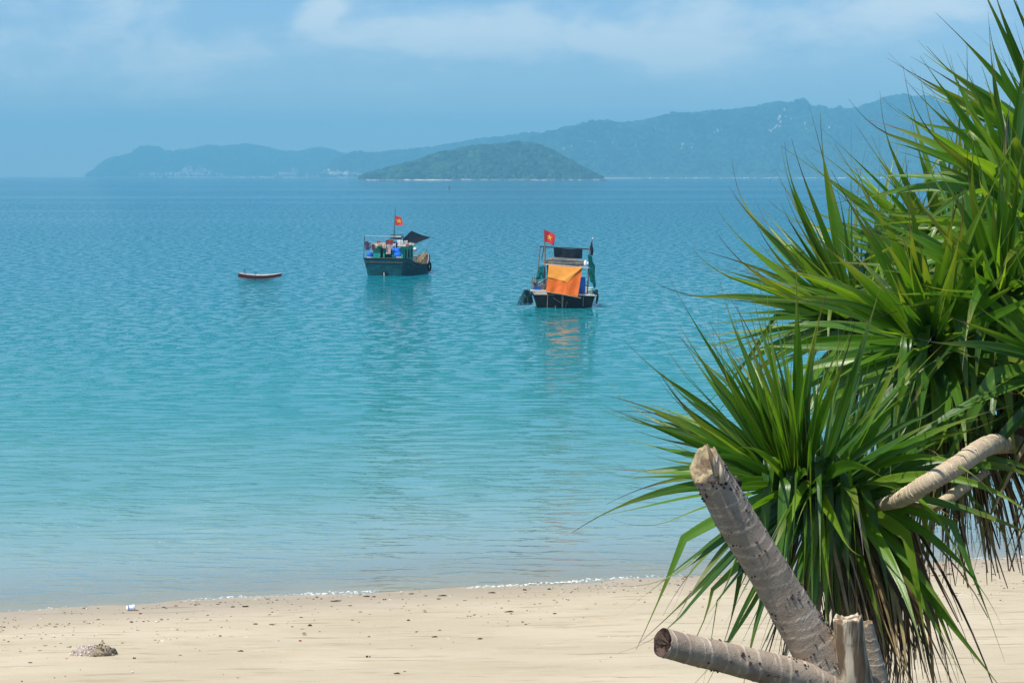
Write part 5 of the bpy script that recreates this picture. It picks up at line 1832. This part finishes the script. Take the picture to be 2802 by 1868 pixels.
for t in (.2, .62, .82):
    x, zg, hb, zb = dsec(t)
    b = MB(); b.box((x, .02, zg - .03), (.10, hb * 1.7, .025)); b.build('thwart', M_palewood, rt)
b = MB(); b.tube([Dn.P(575, 395, 0), Dn.P(552, 300, 0), Dn.P(545, 262, 0), Dn.P(515, 240, 0)], .022, 6); b.build('tiller', M_pole, rt)
b = MB(); b.box(Dn.P(1000, 385, -.2), (.09, .06, .05)); b.tube([Dn.P(972, 390, -.35), Dn.P(985, 470, -.42), Dn.P(960, 540, -.46), Dn.P(945, 625, -.46)], .018, 6); b.build('oar', M_pole, rt)
b = MB(); b.tube([Dn.P(1965, 395, 0), Dn.P(1985, 480, 0), Dn.P(1995, 600, 0)], .008, 5); b.tube([Dn.P(1890, 440, -.1), Dn.P(1900, 560, -.1), Dn.P(1920, 600, -.1)], .007, 5)
b.build('mooring_line', M_pole, rt)

# ---- far things on the water
def far_stake(px, py, h, lab):
    p = on_z(px, py)
    b = MB(); b.tube([(0, 0, -1), (.05, 0, h * .6), (.12, 0, h)], [.30, .28, .2], 6)
    return tag(b.build('stake', M_pole, None, loc=p), lab, 'stake', 'far off stakes standing in the bay')


far_stake(1816, 496, 4.5, 'lone dark stake in the bay below the bare boulders of the mountain')
far_stake(2043, 497, 4.5, 'taller dark stake in the bay left of the pandanus leaves')
far_stake(2024, 499, 3.0, 'short dark stake just left of the taller stake')
far_stake(2108, 500, 3.0, 'dark stake in the bay closest to the pandanus leaves')


def tiny_boat(px, py, L, lab, mast=True):
    p = on_z(px, py)
    e = empty('distant_boat', p)
    tag(e, lab, 'boat', 'tiny distant boats near the far shore')
    b = MB()
    prof = [(-.5, .16, .12), (-.3, .13, .15), (.2, .12, .14), (.42, .16, .06), (.5, .2, .01)]
    vs, fs = [], []
    for (u, z, w) in prof:
        vs += [(u * L, -w * L, z * L), (u * L, 0, -.04 * L), (u * L, w * L, z * L)]
    for i in range(4):
        fs += [(i * 3, i * 3 + 3, i * 3 + 4, i * 3 + 1), (i * 3 + 1, i * 3 + 4, i * 3 + 5, i * 3 + 2), (i * 3, i * 3 + 2, i * 3 + 5, i * 3 + 3)]
    fs.append((0, 1, 2))
    b.add(vs, fs)
    b.build('hull', M_black, e)
    b = MB(); b.box((-.18 * L, 0, .24 * L), (.26 * L, .16 * L, .18 * L), bevel=.02 * L); b.build('cabin', M_hull_teal, e)
    if mast:
        b = MB(); b.tube([(.2 * L, 0, .1 * L), (.2 * L, 0, .55 * L)], .02 * L, 5); b.build('mast', M_pole, e)


tiny_boat(1876, 485.5, 10.5, 'tiny dark boat close to the shore below the mountain')
tiny_boat(56, 484.6, 11.0, 'tiny dark boat alone on the horizon at far left', False)
tiny_boat(453, 487.5, 13.0, 'tiny dark boat close to the shore of the far headland', False)

p = on_z(1229, 516)
b = MB(); b.lathe([(.25, -.2), (.45, 0), (.45, .4), (.2, .7), (.12, 1.5), (.02, 1.8)], n=10)
tag(b.build('buoy', M_pole, None, True, loc=p), 'small dark buoy on open water right of the teal boat flag', 'buoy')

# ------------------------------------------------------------------ things on the beach
def on_beach(px, py):
    d = ray(px, py)
    o = Vector((0, 0, CAM_Z))
    lo, hi = 15.0, 45.0
    for _ in range(40):
        m_ = (lo + hi) / 2
        q = o + d * (m_ / d.y)
        if q.z > float(ground_z(q.x, q.y)):
            lo = m_
        else:
            hi = m_
    return o + d * (lo / d.y)


M_rockdark = tinted('barnacled_stone', 0.9, 0.35, 30.0, 0.0, 0.25)
M_foam = simple('sea_foam', (0.86, 0.88, 0.86), 0.6, 0.06, 20.0, 0.4)
M_weed = simple('dry_seaweed', (0.045, 0.032, 0.022), 0.9, 0.4, 20.0, 0.1)
M_pebble = tinted('beach_pebble', 0.85, 0.25, 40.0, 0.0, 0.25)

# barnacled rock, two stones grown together
p = on_beach(255, 1790)
mpp = p.y / FPX
rk = empty('barnacled_rock', (p.x, p.y, p.z - .02))
tag(rk, 'low barnacled rock lying alone on the dry sand', 'rock')
rr = random.Random(12)


def stone(cx, cz, sx_, sy_, sz_, seed, nu=20, nv=10, rough=.18):
    b = MB()
    vs, fs = [], []
    for j in range(nv + 1):
        for i in range(nu):
            a = 2 * math.pi * i / nu; e = math.pi / 2 * j / nv
            k = 1 + rough * float(fbm(np.array(math.cos(a) * 2.2 + seed), np.array(math.sin(a) * 2.2 + e * 3), seed, 4)) * 1.6
            vs.append((cx + sx_ * k * math.cos(a) * math.cos(e), sy_ * k * math.sin(a) * math.cos(e), cz + sz_ * k * math.sin(e)))
    for j in range(nv):
        for i in range(nu):
            fs.append((j * nu + i, j * nu + (i + 1) % nu, (j + 1) * nu + (i + 1) % nu, (j + 1) * nu + i))
    b.add(vs, fs, 0, (0.36, 0.29, 0.25))
    return b


s1 = stone(-18 * mpp, 0, 46 * mpp, .13, 27 * mpp, 3)
s1.build('stone', M_rockdark, rk, True, use_col=True)
s2 = stone(24 * mpp, 0, 41 * mpp, .14, 27 * mpp, 8, rough=.3)
s2.c = [(0.25, 0.20, 0.14)] * len(s2.v)
s2.build('stone', M_rockdark, rk, True, use_col=True)
b = MB()
for _ in range(170):
    src = s1 if rr.random() < .5 else s2
    q = Vector(rr.choice(src.v))
    if q.y > .03:
        q.y *= -1
    s_ = rr.uniform(.006, .016) if src is s1 else rr.uniform(.005, .013)
    c = rr.choice([(0.62, 0.55, 0.42), (0.72, 0.66, 0.55), (0.40, 0.31, 0.22)] if src is s1 else [(0.05, 0.035, 0.02), (0.20, 0.16, 0.07), (0.40, 0.36, 0.22), (0.03, 0.02, 0.02)])
    b.blob(q, (s_, s_, s_ * rr.uniform(.8, 1.8)), .3, rr, 0, c)
tag(b.build('barnacle', M_rockdark, rk, False, use_col=True), kind='stuff')

# crushed white can at the waterline
p = on_beach(358, 1669)
b = MB()
b.lathe([(.03, -.062), (.038, -.058), (.04, -.045), (.04, -.01), (.033, .004), (.039, .02), (.04, .045), (.034, .058), (.028, .062)], n=14, axis=(1, .25, .15))
cn = tag(b.build('drink_can', M_white, None, True, loc=(p.x, p.y, p.z + .036)), 'crushed white drink can at the edge of the water', 'can')
b = MB(); b.lathe([(.0405, -.036), (.0405, -.022)], n=14, axis=(1, .25, .15)); b.build('band', M_blue, cn, True)

# scraps the tide left, each large enough to pick out
SCRAPS = [(670, 1660, .05, 'broad dark scrap of seaweed at the water edge right of the can'), (385, 1679, .028, 'small red-brown scrap just right of the white can'),
          (918, 1645, .055, 'long dark stick lying at the water edge'), (1003, 1632, .04, 'dark stick on the wet sand beyond the long one'), (1052, 1640, .03, 'round black scrap on the wet sand'),
          (1211, 1630, .05, 'ragged dark stick near the patches of foam'), (1393, 1674, .05, 'flat dark driftwood chip on the open sand'), (847, 1711, .05, 'dark scrap in a scatter of shells'),
          (1008, 1797, .034, 'black pebble alone low on the sand'), (1189, 1743, .03, 'small dark chip right of the middle of the beach'), (658, 1782, .03, 'tiny dark chip right of the barnacled rock'),
          (1086, 1843, .03, 'dark chip near the bottom of the beach'), (368, 1801, .022, 'tiny dark crumb beside the barnacled rock'), (825, 1754, .035, 'reddish scrap on the sand left of centre'),
          (1437, 1614, .04, 'black scrap in the foam close to the pandanus leaves'), (1500, 1612, .04, 'dark weed scrap half hidden near the pandanus leaves'), (1346, 1622, .045, 'dark stick below the white foam')]
for i, (px, py, s_, lab) in enumerate(SCRAPS):
    p = on_beach(px, py)
    b = MB()
    r2 = random.Random(i)
    if 'stick' in lab or 'chip' in lab:
        a = r2.uniform(-.3, .3)
        b.tube([(-s_ * 1.25, -a * s_, .006), (0, 0, .011), (s_ * .5, a * s_ * .4, .013), (s_ * 1.3, a * s_, .005)], [.004, .009, .0095, .003], 6)
        b.tube([(s_ * .2, 0, .012), (s_ * .5, s_ * .35, .016)], [.005, .002], 5)
    else:
        for k in range(5):
            b.blob((r2.uniform(-.6, .6) * s_, r2.uniform(-.3, .3) * s_, .006), (s_ * r2.uniform(.25, .5), s_ * .25, r2.uniform(.008, .016)), .35, r2)
    m_ = M_weed if 'red' not in lab else CM['rust']
    tag(b.build('beach_scrap', m_, None, False, loc=(p.x, p.y, p.z)), lab, 'debris', 'scraps left by the tide')

# pebbles and shell bits, far too many to count
b = MB()
r2 = random.Random(77)
clusters = [(r2.uniform(-8, 9), r2.choice((.25, .45, .8, 1.3, 1.5, 2.2, 3.0))) for _ in range(70)]
PC = [(0.13, 0.10, 0.07), (0.07, 0.05, 0.04), (0.24, 0.18, 0.12), (0.66, 0.60, 0.50), (0.20, 0.14, 0.09), (0.30, 0.23, 0.15), (0.16, 0.11, 0.07)]
for _ in range(1500):
    if r2.random() < .62:
        cx, cs = r2.choice(clusters)
        x, s = cx + r2.gauss(0, .7), cs + r2.gauss(0, .12)
    else:
        x, s = r2.uniform(-8.5, 9.5), abs(r2.gauss(0, 2.6))
    if s < .05:
        continue
    y = float(SH0 + SHK * x + shore_wobble(x)) - s * SHN
    z = float(ground_z(x, y))
    q = r2.random()
    s_ = r2.uniform(.005, .011) if q < .78 else r2.uniform(.011, .021)
    b.blob((x, y, z + s_ * .25), (s_ * r2.uniform(.9, 1.9), s_, s_ * .55), .3, r2, 0, r2.choice(PC))
tag(b.build('pebbles', M_pebble, None, False, use_col=True), kind='stuff')

# thin broken foam along the waterline
b = MB()
for _ in range(1100):
    x = r2.uniform(-8, 9)
    dens = float(np.clip(fbm(np.array(x * .75), np.array(0.0), 91, 2) * 2.4 + .12, 0.05, 1))
    if r2.random() > dens:
        continue
    s = r2.gauss(-.02, .05) - .05 * dens
    y = float(SH0 + SHK * x + shore_wobble(x)) - s * SHN
    z = max(0.004, float(ground_z(x, y)) + .003)
    w = r2.uniform(.003, .009) * (.5 + dens)
    n = 6
    ring = [(x + w * (1.6 + r2.uniform(-.5, .6)) * math.cos(k * 1.047), y + w * r2.uniform(.4, .9) * math.sin(k * 1.047), z) for k in range(n)]
    ring2 = [(x + (v[0] - x) * .6, y + (v[1] - y) * .6, z + w * .35) for v in ring]
    b.add(ring + ring2, [(k, (k + 1) % n, n + (k + 1) % n, n + k) for k in range(n)] + [tuple(range(n, 2 * n))])
tag(b.build('foam', M_foam, None, True), kind='stuff')
